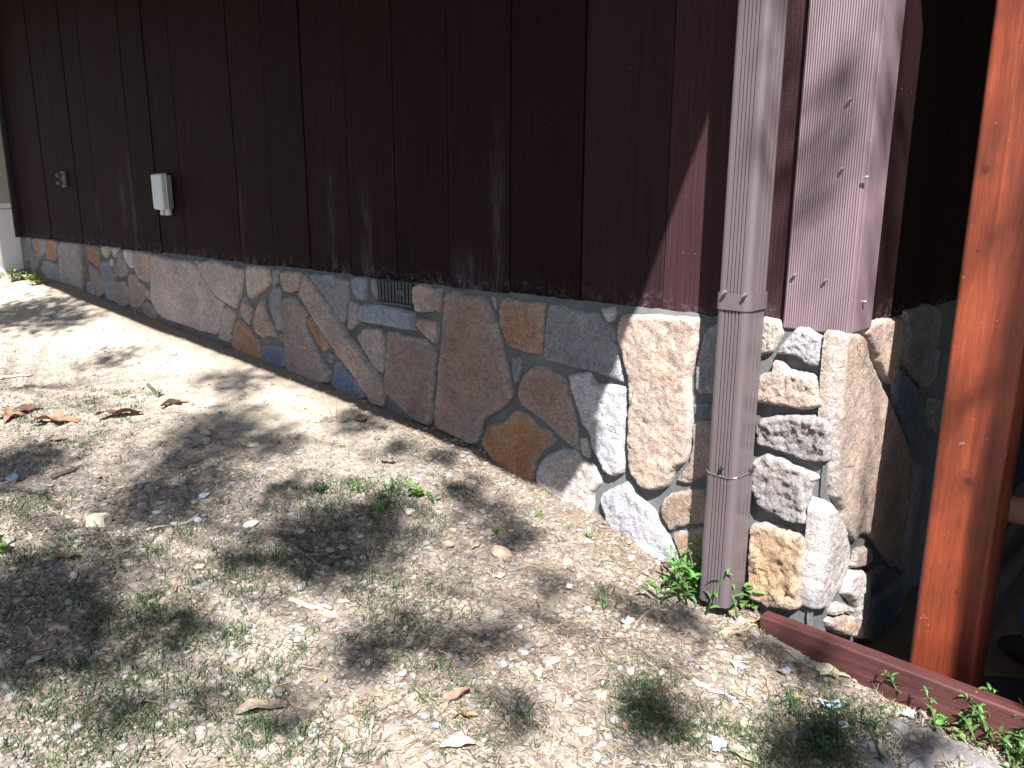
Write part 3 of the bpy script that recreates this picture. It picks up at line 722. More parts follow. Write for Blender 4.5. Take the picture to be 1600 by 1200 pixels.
M_CREAM = m_plain("aged_cream_paint", (.30, .28, .25), .5, .2, 10); M_GLASS = m_plain("window_glass", (.10, .14, .20), .08, .1, 5, .8)
build_far()

# ------------------------------------------------------------------ loose things on the ground
def icos():
    bm = bmesh.new(); bmesh.ops.create_icosphere(bm, subdivisions=1, radius=1)
    v = np.array([tuple(x.co) for x in bm.verts]); f = np.array([[q.index for q in x.verts] for x in bm.faces]); bm.free(); return v, f
IV, IF = icos()
def gpt(x, y): return ground_z(x, y)
TONES = np.array([(.34, .29, .245), (.38, .335, .285), (.30, .255, .215), (.27, .25, .24), (.37, .345, .32), (.22, .175, .145), (.32, .255, .21), (.36, .325, .285), (.28, .265, .26)])
def in_view(x, y, z):
    d = Vector((x, y, z))-CAM; w = d.dot(fwd)
    if w < .2: return None
    return 800+F_PX*d.dot(rgt)/w, 600-F_PX*d.dot(upv)/w, w
def scatter(n, fn, margin=60):
    out = []; tries = 0
    while len(out) < n and tries < n*60:
        tries += 1
        x, y = random.uniform(-7.2, 1.1), random.uniform(-2.2, -.03)
        q = in_view(x, y, -.7)
        if q is None or not (-margin < q[0] < 1600+margin and q[1] < 1200+margin): continue
        if random.random() > min(1, 2.2/q[2])**1.3: continue
        if x > -.1 and y > -.115: continue
        if not fn(x, y): continue
        out.append((x, y, ground_z(x, y)))
    return out
def build_gravel():
    pts = scatter(46000, lambda x, y: random.random() < (1-.90*smooth_dirt(x, y))*(.55+.9*max(0, nz(x, y, 2, 2.2)+.25)))
    n = len(pts); V = np.zeros((n*12, 3)); Fc = np.zeros((n*20, 3), int); cols = np.zeros((n*20, 3))
    for i, p in enumerate(pts):
        r = .0034*math.exp(random.gauss(0, .5)); r = min(r, .011)
        sc = np.array([random.uniform(.8, 1.5), random.uniform(.7, 1.2), random.uniform(.4, .8)])*r
        a = random.uniform(0, 6.28); ca, sa = math.cos(a), math.sin(a)
        v = IV*(1+rng.uniform(-.22, .22, (12, 1)))*sc
        v = np.c_[v[:, 0]*ca-v[:, 1]*sa, v[:, 0]*sa+v[:, 1]*ca, v[:, 2]] + np.array([p[0], p[1], p[2]+r*.10])
        V[i*12:(i+1)*12] = v; Fc[i*20:(i+1)*20] = IF+i*12
        cols[i*20:(i+1)*20] = TONES[random.randrange(len(TONES))]*random.uniform(.55, .95)
    me = bpy.data.meshes.new("gravel"); me.from_pydata(V.tolist(), [], Fc.tolist()); me.update(); col_attr(me, cols)
    tag(link("gravel", me, M_PEB), "small tan pebbles and clods strewn over the yard", "gravel", kind="stuff")
build_gravel()
GREEN_SPOTS = [(200,985,70,1),(260,965,60,1),(330,905,50,.8),(110,850,60,.9),(25,790,50,1.2),(55,650,40,.7),(165,628,45,1),(120,700,60,.5),(480,770,40,1),(545,790,60,1.2),(620,775,60,1),
 (540,880,60,1),(465,880,60,.9),(620,925,50,.9),(590,1000,50,.7),(500,1185,70,1.2),(330,1020,70,1),(280,1110,70,1),(180,1160,80,.9),(60,1180,70,.8),(1010,1105,45,2.6),(1020,1140,40,1.5),
 (1290,1160,75,2.0),(1240,1190,60,1.5),(1185,1190,60,1),(1090,1150,50,.8),(760,1190,60,.7),(700,1075,40,.8),(400,1150,60,1),(100,940,70,.8),(40,1050,60,.7),(430,1060,60,.7),(240,850,60,.6),
 (700,960,40,.5),(820,1130,60,.5),(660,820,40,.8),(940,930,20,.6),(320,800,50,.3),(1330,1110,40,1.2),(385,885,50,.7),(150,1080,70,.8),(1560,1140,50,1),(20,430,40,1.2),(40,870,40,.8)]
def blades(spots, per, length, width, tone, name, mat, label, cat, lean=1.0, extra=None):
    V, Fc, cols = [], [], []
    roots = []
    for px, py, rpx, dn in spots:
        c = gp(px, py); m = (c-CAM).dot(fwd)/F_PX; R = rpx*m
        k = int(per*dn*max(.35, R/.09))
        nt = max(3, int(k/14)); tufts = [(random.gauss(c.x, R*.75), random.gauss(c.y, R*.75)) for _ in range(nt)]
        for tx, ty in tufts:
            s = random.uniform(.5, 1.25)
            for _ in range(14): roots.append((random.gauss(tx, .016), random.gauss(ty, .016), s))
    roots += extra or []
    for x, y, s in roots:
        if (y > -.085) or (x > -.1 and y > -.125): continue
        z = ground_z(x, y)-.002; L = length*s*random.uniform(.4, 1.3); w = width*random.uniform(.6, 1.3)
        a = random.uniform(0, 6.283); ca, sa = math.cos(a), math.sin(a); ln = lean*random.uniform(.45, 1.25)
        b = len(V)
        for i, t in enumerate((0, .4, .75, 1)):
            o = L*ln*t*t*.8; h = L*t*(1-.42*ln*t) if ln < 1.3 else L*.12*math.sin(t*3)
            cx, cy, cz = x+ca*o, y+sa*o, z+max(h, 0); ww = w*(1-t*.85)
            V.append((cx-sa*ww, cy+ca*ww, cz)); V.append((cx+sa*ww, cy-ca*ww, cz))
        cc = np.array(tone[random.randrange(len(tone))])*random.uniform(.7, 1.25)
        for i in range(3): Fc.append((b+2*i, b+2*i+1, b+2*i+3, b+2*i+2)); cols.append(cc)
    me = bpy.data.meshes.new(name); me.from_pydata(V, [], Fc); me.update(); col_attr(me, cols)
    tag(link(name, me, mat), label, cat, kind="stuff")
ex = [(x, y, random.uniform(.35, .8)) for x, y, z in scatter(4200, lambda x, y: random.random() < (1-.96*smooth_dirt(x, y))*max(0, .25+1.5*nz(x, y, 8, 3.1)))]
blades(GREEN_SPOTS, 520, .034, .0016, [(.055, .11, .04), (.075, .13, .055), (.04, .085, .035), (.09, .14, .06), (.09, .13, .08), (.13, .15, .085), (.18, .17, .11)], "grass", M_GRASS,
       "sparse short green and yellowing grass on the yard", "grass", 1.0, ex)
def build_straw():
    V, Fc, cols = [], [], []
    pts = scatter(21000, lambda x, y: random.random() < (1-.95*smooth_dirt(x, y))*(.35+.9*max(0, nz(x, y, 6, 2.6)+.2) + (.8 if x > -.45 else 0)))
    for x, y, z in pts:
        L = random.uniform(.008, .036)*(1.3 if random.random() < .12 else 1); w = random.uniform(.0004, .0013); a = random.uniform(0, 6.283); ca, sa = math.cos(a), math.sin(a)
        bend = random.uniform(-.3, .3)*L; b = len(V)
        tl = random.uniform(-.1, .35)
        for t in (-.5, 0, .5):
            cx, cy = x+ca*L*t-sa*bend*(1-4*t*t)*.5, y+sa*L*t+ca*bend*(1-4*t*t)*.5
            cz = max(ground_z(cx, cy)+.0022, z+.003+tl*L*(t+.5))
            V.append((cx-sa*w, cy+ca*w, cz)); V.append((cx+sa*w, cy-ca*w, cz+w*.5))
        cc = np.array(random.choice([(.34, .27, .18), (.26, .19, .13), (.17, .12, .09), (.42, .36, .27), (.13, .10, .085)]))*random.uniform(.7, 1.15)
        for i in range(2): Fc.append((b+2*i, b+2*i+1, b+2*i+3, b+2*i+2)); cols.append(cc)
    me = bpy.data.meshes.new("straw"); me.from_pydata(V, [], Fc); me.update(); col_attr(me, cols)
    tag(link("straw", me, M_STRAW), "dry straw and needles scattered over the ground", "straw", kind="stuff")
build_straw()

def rock_mesh(seed, block=False, sub=3):
    bm = bmesh.new()
    if block:
        bmesh.ops.create_cube(bm, size=1.6); bmesh.ops.bevel(bm, geom=bm.edges[:], offset=.12, segments=2, affect='EDGES'); bmesh.ops.subdivide_edges(bm, edges=bm.edges[:], cuts=2, use_grid_fill=True)
    else: bmesh.ops.create_icosphere(bm, subdivisions=sub, radius=1)
    planes = [Vector((random.gauss(0, 1), random.gauss(0, 1), random.gauss(0, .7))).normalized() for _ in range(7)]
    for v in bm.verts:
        if not block:
            for q in planes:
                d = v.co.dot(q)
                if d > .62: v.co -= q*(d-.62)*.85
        v.co *= 1+.10*fbm(v.co.x, v.co.y, v.co.z+seed, 1.3, 4)
    me = bpy.data.meshes.new("rock"); bm.to_mesh(me); bm.free(); me.materials.append(M_ROCK); return me
RM = [rock_mesh(i*3.7) for i in range(6)] + [rock_mesh(40, True)]
def rock(px, py, wpx, flat, colour, label, mesh=None, group=None, rz=None, name="rock"):
    p = gp(px, py); m = (p-CAM).dot(fwd)/F_PX; r = wpx*m/2
    o = bpy.data.objects.new(name, mesh or random.choice(RM[:6])); COL.objects.link(o)
    o.scale = (r*1.05, r*random.uniform(.7, .95), r*flat); o.rotation_euler = (random.uniform(-.15, .15), random.uniform(-.15, .15), random.uniform(0, 6.28) if rz is None else rz)
    o.location = (p.x, p.y, ground_z(p.x, p.y)+r*flat*.35); o.color = (*colour, 1)
    return tag(o, label, "rock", group)
rk = [(155,822,36,.9,(.50,.45,.36),"squarish pale yellow block of stone on the stony yard",RM[6]),
 (66,765,34,.35,(.34,.34,.29),"flat grey round stone near the left edge of the yard",None),
 (20,748,22,.6,(.22,.30,.42),"small bluish stone in shade at the left edge",None),
 (885,880,24,.5,(.40,.32,.23),"tan stone below the pale foundation stones",None),
 (782,866,44,.42,(.36,.29,.22),"widest flat tan stone in the middle of the yard",None),
 (700,852,22,.55,(.40,.31,.22),"tan wedge of stone left of the widest flat stone",None),
 (764,834,26,.5,(.38,.31,.24),"rounded tan stone just above the widest flat stone",None),
 (641,800,20,.4,(.55,.49,.38),"cream chip of stone under the green seedling",None),
 (563,655,30,.45,(.19,.15,.125),"brown stone close to the wall's foot under the diagonal stone",None),
 (323,678,18,.7,(.36,.33,.28),"round grey pebble topmost in the shaded stone pile",None),
 (322,690,17,.6,(.34,.31,.27),"round grey pebble lower in the shaded stone pile",None),
 (396,696,20,.5,(.36,.31,.26),"flat tan stone at the right of the shaded pile",None),
 (362,656,18,.6,(.31,.28,.24),"grey stone at the top right of the shaded pile",None),
 (345,735,16,.5,(.36,.33,.29),"pale pebble below the shaded stone pile",None),
 (222,792,16,.7,(.36,.36,.37),"small grey pebble right of the pale yellow block",None),
 (247,802,18,.45,(.52,.54,.58),"whitish pebble in the bluish shade patch",None),
 (310,814,16,.6,(.50,.53,.58),"bluish white pebble by a dry stick end",None),
 (318,775,18,.4,(.50,.52,.56),"flat white chip above the dry sticks",None),
 (392,822,26,.45,(.55,.50,.43),"bright cream stone above the orange leaf",None),
 (552,1100,22,.6,(.33,.25,.19),"brown angular stone above the forked twigs",None),
 (497,1146,34,.25,(.27,.27,.29),"grey slate plate lying flat near the bottom edge",None),
 (502,1098,24,.35,(.33,.31,.26),"grey green flat stone left of the brown angular stone",None),
 (628,1052,20,.35,(.40,.38,.33),"pale stone split in two at mid yard",None),
 (985,1050,20,.4,(.50,.50,.51),"white angular chip left of the grey white stick",None),
 (786,1040,18,.7,(.27,.27,.30),"grey pebble in the soft shade at lower centre",None),
 (858,1034,34,.3,(.36,.30,.25),"long pinkish flat stone right of the grey pebble",None),
 (942,1086,34,.3,(.40,.34,.27),"tan flat stone above the dark grass clump",None),
 (1171,1082,18,.7,(.30,.25,.21),"round brown pebble right of the grey white stick",None),
 (938,1168,22,.6,(.33,.33,.36),"rounded grey stone beside the bottom twig",None),
 (930,1184,24,.5,(.44,.35,.32),"pink stone at the bottom edge under the twig",None),
 (912,1144,26,.3,(.45,.36,.26),"tan broken stone left of the bottom twig",None),
 (1006,1194,18,.7,(.26,.23,.24),"dark rounded pebble at the bottom edge",None),
 (365,1072,20,.35,(.40,.38,.34),"pale chip below the shaded grass at lower left",None),
 (520,860,20,.4,(.33,.30,.26),"grey stone half buried by the forked stick",None),
 (1110,1155,30,.35,(.44,.38,.29),"tan clod of earth at lower right centre",None),
 (1086,1150,24,.45,(.36,.30,.23),"brown clod beside the dark grass clump",None),
 (1228,1072,16,.5,(.24,.22,.23),"grey pebble below the big pale leaf",None)]
for a in rk: rock(*a[:6], mesh=a[6], group="loose stones on the yard")
# a few hundred anonymous small stones: one part of the uncountable gravel
def build_stones2():
    pts = scatter(700, lambda x, y: random.random() < (1-.97*smooth_dirt(x, y)))
    V, Fc, cols = [], [], []
    bm = bmesh.new(); bmesh.ops.create_icosphere(bm, subdivisions=2, radius=1); v0 = np.array([tuple(x.co) for x in bm.verts]); f0 = np.array([[q.index for q in x.verts] for x in bm.faces]); bm.free()
    for i, p in enumerate(pts):
        r = random.uniform(.007, .017); sd = i*1.7
        pl = rng.normal(size=(6, 3)); pl /= np.linalg.norm(pl, axis=1)[:, None]; v = v0.copy()
        for q in pl:
            d = v@q; k = d > .6; v[k] -= np.outer((d[k]-.6)*.85, q)
        v *= np.array([random.uniform(.8, 1.4), random.uniform(.7, 1.1), random.uniform(.35, .7)])*r
        a = random.uniform(0, 6.28); ca, sa = math.cos(a), math.sin(a)
        v = np.c_[v[:, 0]*ca-v[:, 1]*sa, v[:, 0]*sa+v[:, 1]*ca, v[:, 2]] + np.array([p[0], p[1], p[2]+r*.15])
        Fc.append(f0+i*len(v0)); V.append(v); cc = TONES[random.randrange(len(TONES))]*random.uniform(.6, .95); cols.append(np.tile(cc, (len(f0), 1)))
    me = bpy.data.meshes.new("gravel"); me.from_pydata(np.vstack(V).tolist(), [], np.vstack(Fc).tolist()); me.update(); col_attr(me, np.vstack(cols))
    tag(link("coarse_gravel", me, M_PEB), "coarser angular stones lying among the pebbles", "gravel", kind="stuff")
build_stones2()
# flat boulder, bottom right
def slab(name, outline, colour, T, label, cat, mat, rel=.008, tiltz=0.0):
    P = [gp(x, y) for x, y in outline]; c = sum(P, Vector())/len(P)
    B = chaikin([Vector((p.x, p.y)) for p in P], 2); n = len(B); h = .012
    V2 = list(B); Bn = np.array([tuple(b) for b in B]); lo, hi = Bn.min(0), Bn.max(0)
    x1, y1 = Bn[:, 0], Bn[:, 1]; x2, y2 = np.roll(x1, -1), np.roll(y1, -1)
    def dd(q):
        dx, dy = x2-x1, y2-y1; t = np.clip(((q[0]-x1)*dx+(q[1]-y1)*dy)/(dx*dx+dy*dy+1e-12), 0, 1); return math.sqrt(np.min((q[0]-x1-t*dx)**2+(q[1]-y1-t*dy)**2))
    for gx in np.arange(lo[0], hi[0], h):
        for gy in np.arange(lo[1], hi[1], h):
            if (np.sum(((y1 > gy) != (y2 > gy)) & (gx < (x2-x1)*(gy-y1)/(y2-y1+1e-12)+x1)) % 2) == 1 and dd((gx, gy)) > h*.5: V2.append(Vector((gx, gy)))
    r = geometry.delaunay_2d_cdt(V2, [(i, (i+1) % n) for i in range(n)], [], 1, 1e-6)
    V = []
    for p in r[0]:
        d = dd(p); k = min(1, d/max(.004, min(.035, T*1.3))); gz = ground_z(p.x, p.y)
        V.append((p.x, p.y, gz-.012+(T+.012)*math.sqrt(1-(1-k)**2) + k*rel*(fbm(p.x, p.y, 3, 14, 4)-.8*abs(fbm(p.x, p.y, 8, 30, 3)))))
    o = pyobj(name, V, r[2], mat, None, True); o.color = (*colour, 1); tag(o, label, cat); return o
slab("flat_boulder", [(1330,1150),(1354,1128),(1380,1122),(1404,1130),(1444,1130),(1470,1142),(1500,1154),(1536,1178),(1575,1195),(1600,1230),(1560,1270),(1380,1270),(1325,1215)], (.19, .175, .178), .010,
     "broad grey flat boulder at the bottom right under the weeds", "boulder", M_ROCK, .022)
for i, (ol, cc, lb) in enumerate([([(1190,985),(1215,978),(1250,988),(1280,1010),(1300,1030),(1322,1045),(1300,1058),(1268,1050),(1235,1022),(1205,1008)], (.24,.225,.20), "grey scaly bark slab beside the red brown board"),
     ([(1035,950),(1070,958),(1105,978),(1125,1000),(1095,1000),(1060,985),(1040,970)], (.27,.23,.19), "weathered bark slab in front of the downspout weeds"),
     ([(1128,968),(1150,962),(1170,972),(1165,985),(1140,984)], (.27,.25,.23), "small bark flake at the downspout's foot")]):
    slab("bark_slab", ol, cc, .010+.004*(i == 0), lb, "bark", M_STICK, .010)

# dead leaves
def leaf_mesh(lobes, curl, seed, name="dead_leaf"):
    random.seed(seed); n = 40; V, Fc = [(0, 0, 0)], []
    rings = 5
    for k in range(1, rings+1):
        for i in range(n):
            a = 2*math.pi*i/n
            if lobes: r = .50+.38*max(0, math.cos(lobes*a/2.0*2-.0))**1.0*(.75+.25*math.cos(a)) - .10*(math.cos(lobes*a+1.5*seed) > .7) + .05*nz(math.cos(a)*3, math.sin(a)*3, seed, 1)
            else: r = (1-.45*abs(math.sin(a)))*(.9+.12*nz(math.cos(a)*3, math.sin(a)*3, seed, 1))
            r *= k/rings; x, y = r*math.cos(a), r*math.sin(a)*.92
            z = curl*(.55*(y*y)+.30*x*x*math.cos(seed)+.30*nz(x*1.6, y*1.6, seed, 1)) + .05*abs(math.sin(a*lobes/2 if lobes else a*2))*k/rings
            V.append((x, y, z))
    for i in range(n): Fc.append((0, 1+i, 1+(i+1) % n))
    for k in range(rings-1):
        for i in range(n): Fc.append((1+k*n+i, 1+(k+1)*n+i, 1+(k+1)*n+(i+1) % n, 1+k*n+(i+1) % n))
    zm = min(v[2] for v in V); V = [(x, y, z-zm) for x, y, z in V]
    me = bpy.data.meshes.new(name); me.from_pydata(V, [], Fc); me.update(); me.polygons.foreach_set("use_smooth", [True]*len(me.polygons))
    me.materials.append(M_LEAF); return me
LM = [leaf_mesh(5, .5, 1), leaf_mesh(5, .9, 2), leaf_mesh(0, .6, 3), leaf_mesh(7, .35, 4), leaf_mesh(0, 1.0, 5)]
random.seed(11)
ORB, RED, TAN, YEL, BRN, GRN = (.27,.15,.10), (.14,.07,.055), (.33,.245,.18), (.42,.39,.27), (.20,.12,.08), (.30,.29,.22)
leaves = [(80,662,66,1,ORB,"largest curled orange brown leaf at the left",0.3),(18,655,52,1,ORB,"orange brown curled leaf cut by the left edge",1.0),(95,688,40,0,TAN,"pale tan leaf with a raised edge under the largest leaf",.8),
 (185,651,56,4,RED,"dark red rolled leaf right of the large orange leaf",.1),(50,644,46,4,RED,"dark red leaf behind the largest orange leaf",.2),(270,634,46,1,TAN,"tan curled leaf on the edge of the smooth dirt",.5),
 (607,724,34,0,TAN,"tan curled leaf in the sun patch before the big foundation stone",.3),(427,836,28,3,ORB,"flat orange leaf in the dark patch at left centre",1.2),(104,872,30,4,BRN,"narrow brown curled leaf by the left shade",.6),
 (24,893,26,1,BRN,"crumpled brown leaf at the left edge",2.0),(272,925,18,4,ORB,"small rust brown leaf standing among grass",1.3),(712,1090,40,4,(.36,.20,.15),"reddish rolled leaf at lower centre",.4),
 (692,1108,34,2,TAN,"light tan leaf beside the reddish rolled leaf",1.0),(722,1122,40,1,(.33,.21,.13),"brown curled leaf below the reddish rolled leaf",.2),(716,1166,46,2,(.52,.47,.36),"pale cream leaf near the bottom centre",.3),
 (1300,1052,62,3,YEL,"large pale yellow grey leaf beside the bark slab",.2),(1158,1182,48,2,GRN,"long grey green leaf at the bottom edge",1.9),(1166,1132,30,3,YEL,"yellowish torn leaf left of the dark weeds",.7),
 (1246,1092,26,0,(.33,.26,.16),"ochre brown leaf bit above the dark weeds",.2),(1386,1068,36,2,(.38,.30,.17),"narrow ochre leaf lying by the board",.9),(1537,1160,36,2,(.44,.30,.15),"tan orange leaf under the right hand weeds",2.0),
 (1515,1150,26,2,(.40,.27,.14),"small ochre leaf left of the tan orange leaf",.4),(408,1112,66,2,(.27,.22,.175),"grey brown curled bark like leaf casting a dark shadow",2.7),(976,1136,16,2,(.42,.17,.07),"bright orange leaf tip in the dark grass clump",1.4),
 (504,1062,20,2,(.45,.34,.16),"yellow pointed leaf among pebbles",1.7),(1150,995,26,1,(.30,.19,.13),"curled brown leaf among straw before the downspout",.3),(1060,892,30,1,(.36,.22,.14),"crumpled tan leaf left of the downspout weeds",.5),
 (965,1130,14,4,BRN,"small brown scrap in the dark grass clump",.5),(745,856,18,4,(.36,.27,.19),"narrow tan leaf beside the tan stones",.7)]
for px, py, w, k, cc, lb, rz in leaves:
    p = gp(px, py); m = (p-CAM).dot(fwd)/F_PX; r = w*m/2*1.45
    o = bpy.data.objects.new("dead_leaf", LM[k]); COL.objects.link(o); o.scale = (r, r*.8, r*.9); o.color = (*cc, 1)
    o.location = (p.x, p.y, ground_z(p.x, p.y)+.003); o.rotation_euler = (random.uniform(-.25, .25), random.uniform(-.2, .2), rz*1.3+.7); tag(o, lb, "leaf", "dead leaves on the ground")
# sticks
def stick(a, b, wpx, cc, label, wig=.05, fork=None):
    A, B = gp(*a), gp(*b); m = (A-CAM).dot(fwd)/F_PX; r = wpx*m/2; n = 8; pts = []
    perp = Vector((-(B-A).y, (B-A).x, 0))
    sd = random.uniform(0, 50)
    for i in range(n):
        t = i/(n-1); q = A.lerp(B, t)+perp*wig*nz(t*2.5, sd, 0, 1); q.z = ground_z(q.x, q.y)+r*.8+.002; pts.append(q)
    v, f = tube(pts, [r*(1-.35*i/(n-1))*(1+.18*nz(i, sd, 1, 1)) for i in range(n)], 8)
    if fork:
        Fk = gp(*fork); q = [pts[3].lerp(Fk, t)+Vector((0, 0, .003)) for t in (0, .5, 1)]
        v2, f2 = tube(q, [r*.7, r*.6, r*.35], 7); f += [tuple(i+len(v) for i in g) for g in f2]; v += v2
    o = pyobj("dry_stick", v, f, M_STICK, None, True); o.color = (*cc, 1); tag(o, label, "stick", "dry sticks on the ground")
GR, PK, DK = (.22, .21, .20), (.42, .34, .29), (.10, .08, .07)
for a in [((452,941),(518,957),9,PK,"pale pinkish peeled stick lying left of centre"),((458,858),(502,886),5,GR,"grey forked twig in the dark patch left of centre",.05,(520,868)),
 ((1082,1064),(1150,1096),7,(.50,.49,.50),"smooth grey white stick at the right of the yard"),((1036,1044),(1082,1063),6,DK,"dark twig leading to the grey white stick"),
 ((575,1118),(628,1096),5,(.17,.125,.10),"dark brown twig at lower centre"),((584,1122),(577,1168),7,(.30,.24,.20),"short brown stick standing across the lower twig"),
 ((938,1192),(1006,1160),6,(.15,.135,.14),"dark curved twig at the bottom edge"),((930,1124),(946,1158),5,(.16,.13,.12),"thin dark twig above the bottom twig"),
 ((872,980),(992,955),3,(.33,.26,.19),"thin long tan stem across the sunny pebbles"),((268,823),(312,807),7,(.40,.37,.33),"weathered grey stick right of the pale yellow block"),
 ((222,832),(262,824),5,(.45,.41,.36),"pale splinter right of the pale yellow block"),((82,750),(120,736),7,DK,"dark stick beside the flat round stone"),((0,752),(40,750),6,DK,"dark stick at the left edge in shade"),
 ((232,604),(248,622),6,(.12,.09,.075),"dark upright twig end by the tan curled leaf"),((372,694),(384,716),5,(.24,.19,.15),"bent brown twig right of the shaded stone pile"),
 ((282,712),(318,690),3,(.36,.30,.22),"straight straw stem beside the shaded stone pile"),((1120,992),(1196,966),4,(.42,.33,.22),"dry tan stem in front of the downspout"),
 ((1130,1000),(1188,975),4,(.38,.29,.20),"second dry stem just below the first by the downspout"),((1190,975),(1300,1005),3,(.40,.31,.22),"long arched straw stem along the board"),
 ((1440,1140),(1462,1100),4,(.24,.18,.14),"thin brown twig leaning by the board"),((1395,1080),(1470,1118),3,(.32,.25,.19),"curved tan stem between board and boulder"),
 ((0,594),(50,588),5,(.46,.40,.33),"pale strip of wood at the far left dirt"),((990,985),(1042,945),4,(.30,.24,.19),"thin stem leaning toward the downspout weeds")]:
    stick(*a)
# scraps of litter
def scrap(px, py, w, cc, label):
    p = gp(px, py); r = w*(p-CAM).dot(fwd)/F_PX/2; n = 7; V, Fc = [], []
    for j in range(n):
        for i in range(n):
            u, q = i/(n-1)*2-1, j/(n-1)*2-1; V.append((u*r*(1+.25*nz(j, px, 1, .8)), q*r*.7*(1+.25*nz(i, py, 2, .8)), r*.45*abs(nz(u*2, q*2, px, 1.2))+r*.1+r*.35*u*u))
    for j in range(n-1):
        for i in range(n-1): Fc.append((j*n+i, j*n+i+1, (j+1)*n+i+1, (j+1)*n+i))
    o = pyobj("litter_scrap", V, Fc, M_ROCK, None, True); o.color = (*cc, 1); o.location = (p.x, p.y, ground_z(p.x, p.y)+.002); o.rotation_euler = (0, 0, random.uniform(0, 6)); tag(o, label, "litter", "scraps of litter")
for a in [(780,903,16,(.62,.65,.70),"white crumpled scrap right of the tan stones"),(888,920,14,(.66,.68,.70),"small white scrap in the sunny pebbles"),(464,1003,13,(.60,.63,.72),"white scrap below the peeled stick"),
 (978,974,20,(.55,.57,.64),"whitish crumpled scrap near the thin stem"),(680,1138,14,(.28,.38,.66),"tiny blue scrap above the cream leaf"),(572,1150,20,(.50,.62,.70),"pale blue white scrap among twigs"),
 (1297,1105,30,(.42,.55,.66),"crumpled pale blue scrap in the dark weeds"),(1310,1135,26,(.58,.62,.66),"white torn scrap below the pale blue scrap"),(1156,1045,22,(.34,.40,.48),"grey blue scrap left of the bark slab"),
 (1225,1052,20,(.30,.29,.38),"grey violet scrap in the dark hollow"),(1420,1120,22,(.56,.63,.66),"pale bluish chip beside the boulder"),(1118,1170,30,(.48,.50,.52),"grey white torn scrap at the bottom edge"),
 (1138,940,20,(.02,.02,.025),"black plastic scrap under the downspout's mouth")]: scrap(*a)
# weeds
def weed_leaf(kind):
    V, Fc = [], []; n = 7
    wd = {'oval': .36, 'lance': .15, 'round': .46}[kind]
    for i in range(n):
        t = i/(n-1); w = wd*math.sin(math.pi*min(1, t*.93+.035))**.8*(1-.25*t if kind != 'round' else 1)
        z = .20*math.sin(t*2.6)-.18*t*t
        V += [(t, -w, z+.10*w), (t, 0, z-.05*wd), (t, w, z+.10*w)]
    for i in range(n-1):
        b = i*3; Fc += [(b, b+3, b+4, b+1), (b+1, b+4, b+5, b+2)]
    me = bpy.data.meshes.new("leaf"); me.from_pydata(V, [], Fc); me.update(); me.polygons.foreach_set("use_smooth", [True]*len(me.polygons)); me.materials.append(M_GREEN); return me
WL = {k: weed_leaf(k) for k in ('oval', 'lance', 'round')}
def weed(px, py, hpx, stems, per, kind, lpx, cc, label, spread=.5, lean=(0, 0)):
    p = gp(px, py); m = (p-CAM).dot(fwd)/F_PX; H, L = hpx*m, lpx*m
    r = empty("weed_plant", p, label, "weed")
    for s in range(stems):
        a = random.uniform(0, 6.283); sp = spread*random.uniform(.2, 1)*H; hh = H*random.uniform(.55, 1)
        b0 = Vector((random.gauss(0, H*.10*stems**.5), random.gauss(0, H*.06*stems**.5), 0)); top = b0+Vector((math.cos(a)*sp+lean[0]*H, min(math.sin(a)*sp, .02)+lean[1]*H, hh))
        pts = [b0.lerp(top, t)+Vector((0, 0, .12*H*math.sin(t*3.1))) for t in (0, .33, .66, 1)]
        v, f = tube(pts, [.0016*H/.08+.0004]*2+[.001, .0007], 5); so_ = pyobj("stem", v, f, M_GREEN, r, True); so_.color = (cc[0]*1.2, cc[1]*.9, cc[2], 1)
        for k in range(per):
            t = (k+.6)/per; q = pts[0].lerp(pts[3], t); q.z += .12*H*math.sin(t*3.1)
            o = bpy.data.objects.new("leaf", WL[kind]); COL.objects.link(o); o.parent = r; o.location = q
            sc = L*random.uniform(.65, 1.1)*(1-.25*t); o.scale = (sc, sc, sc); o.rotation_euler = (random.uniform(-.4, .4), random.uniform(-.75, .15), a+k*2.4+random.uniform(-.5, .5))
            j = random.uniform(.75, 1.25); o.color = (cc[0]*j, cc[1]*j, cc[2]*j, 1)
G1, G2, G3, G4 = (.075,.17,.045), (.15,.27,.075), (.05,.10,.05), (.20,.27,.10)
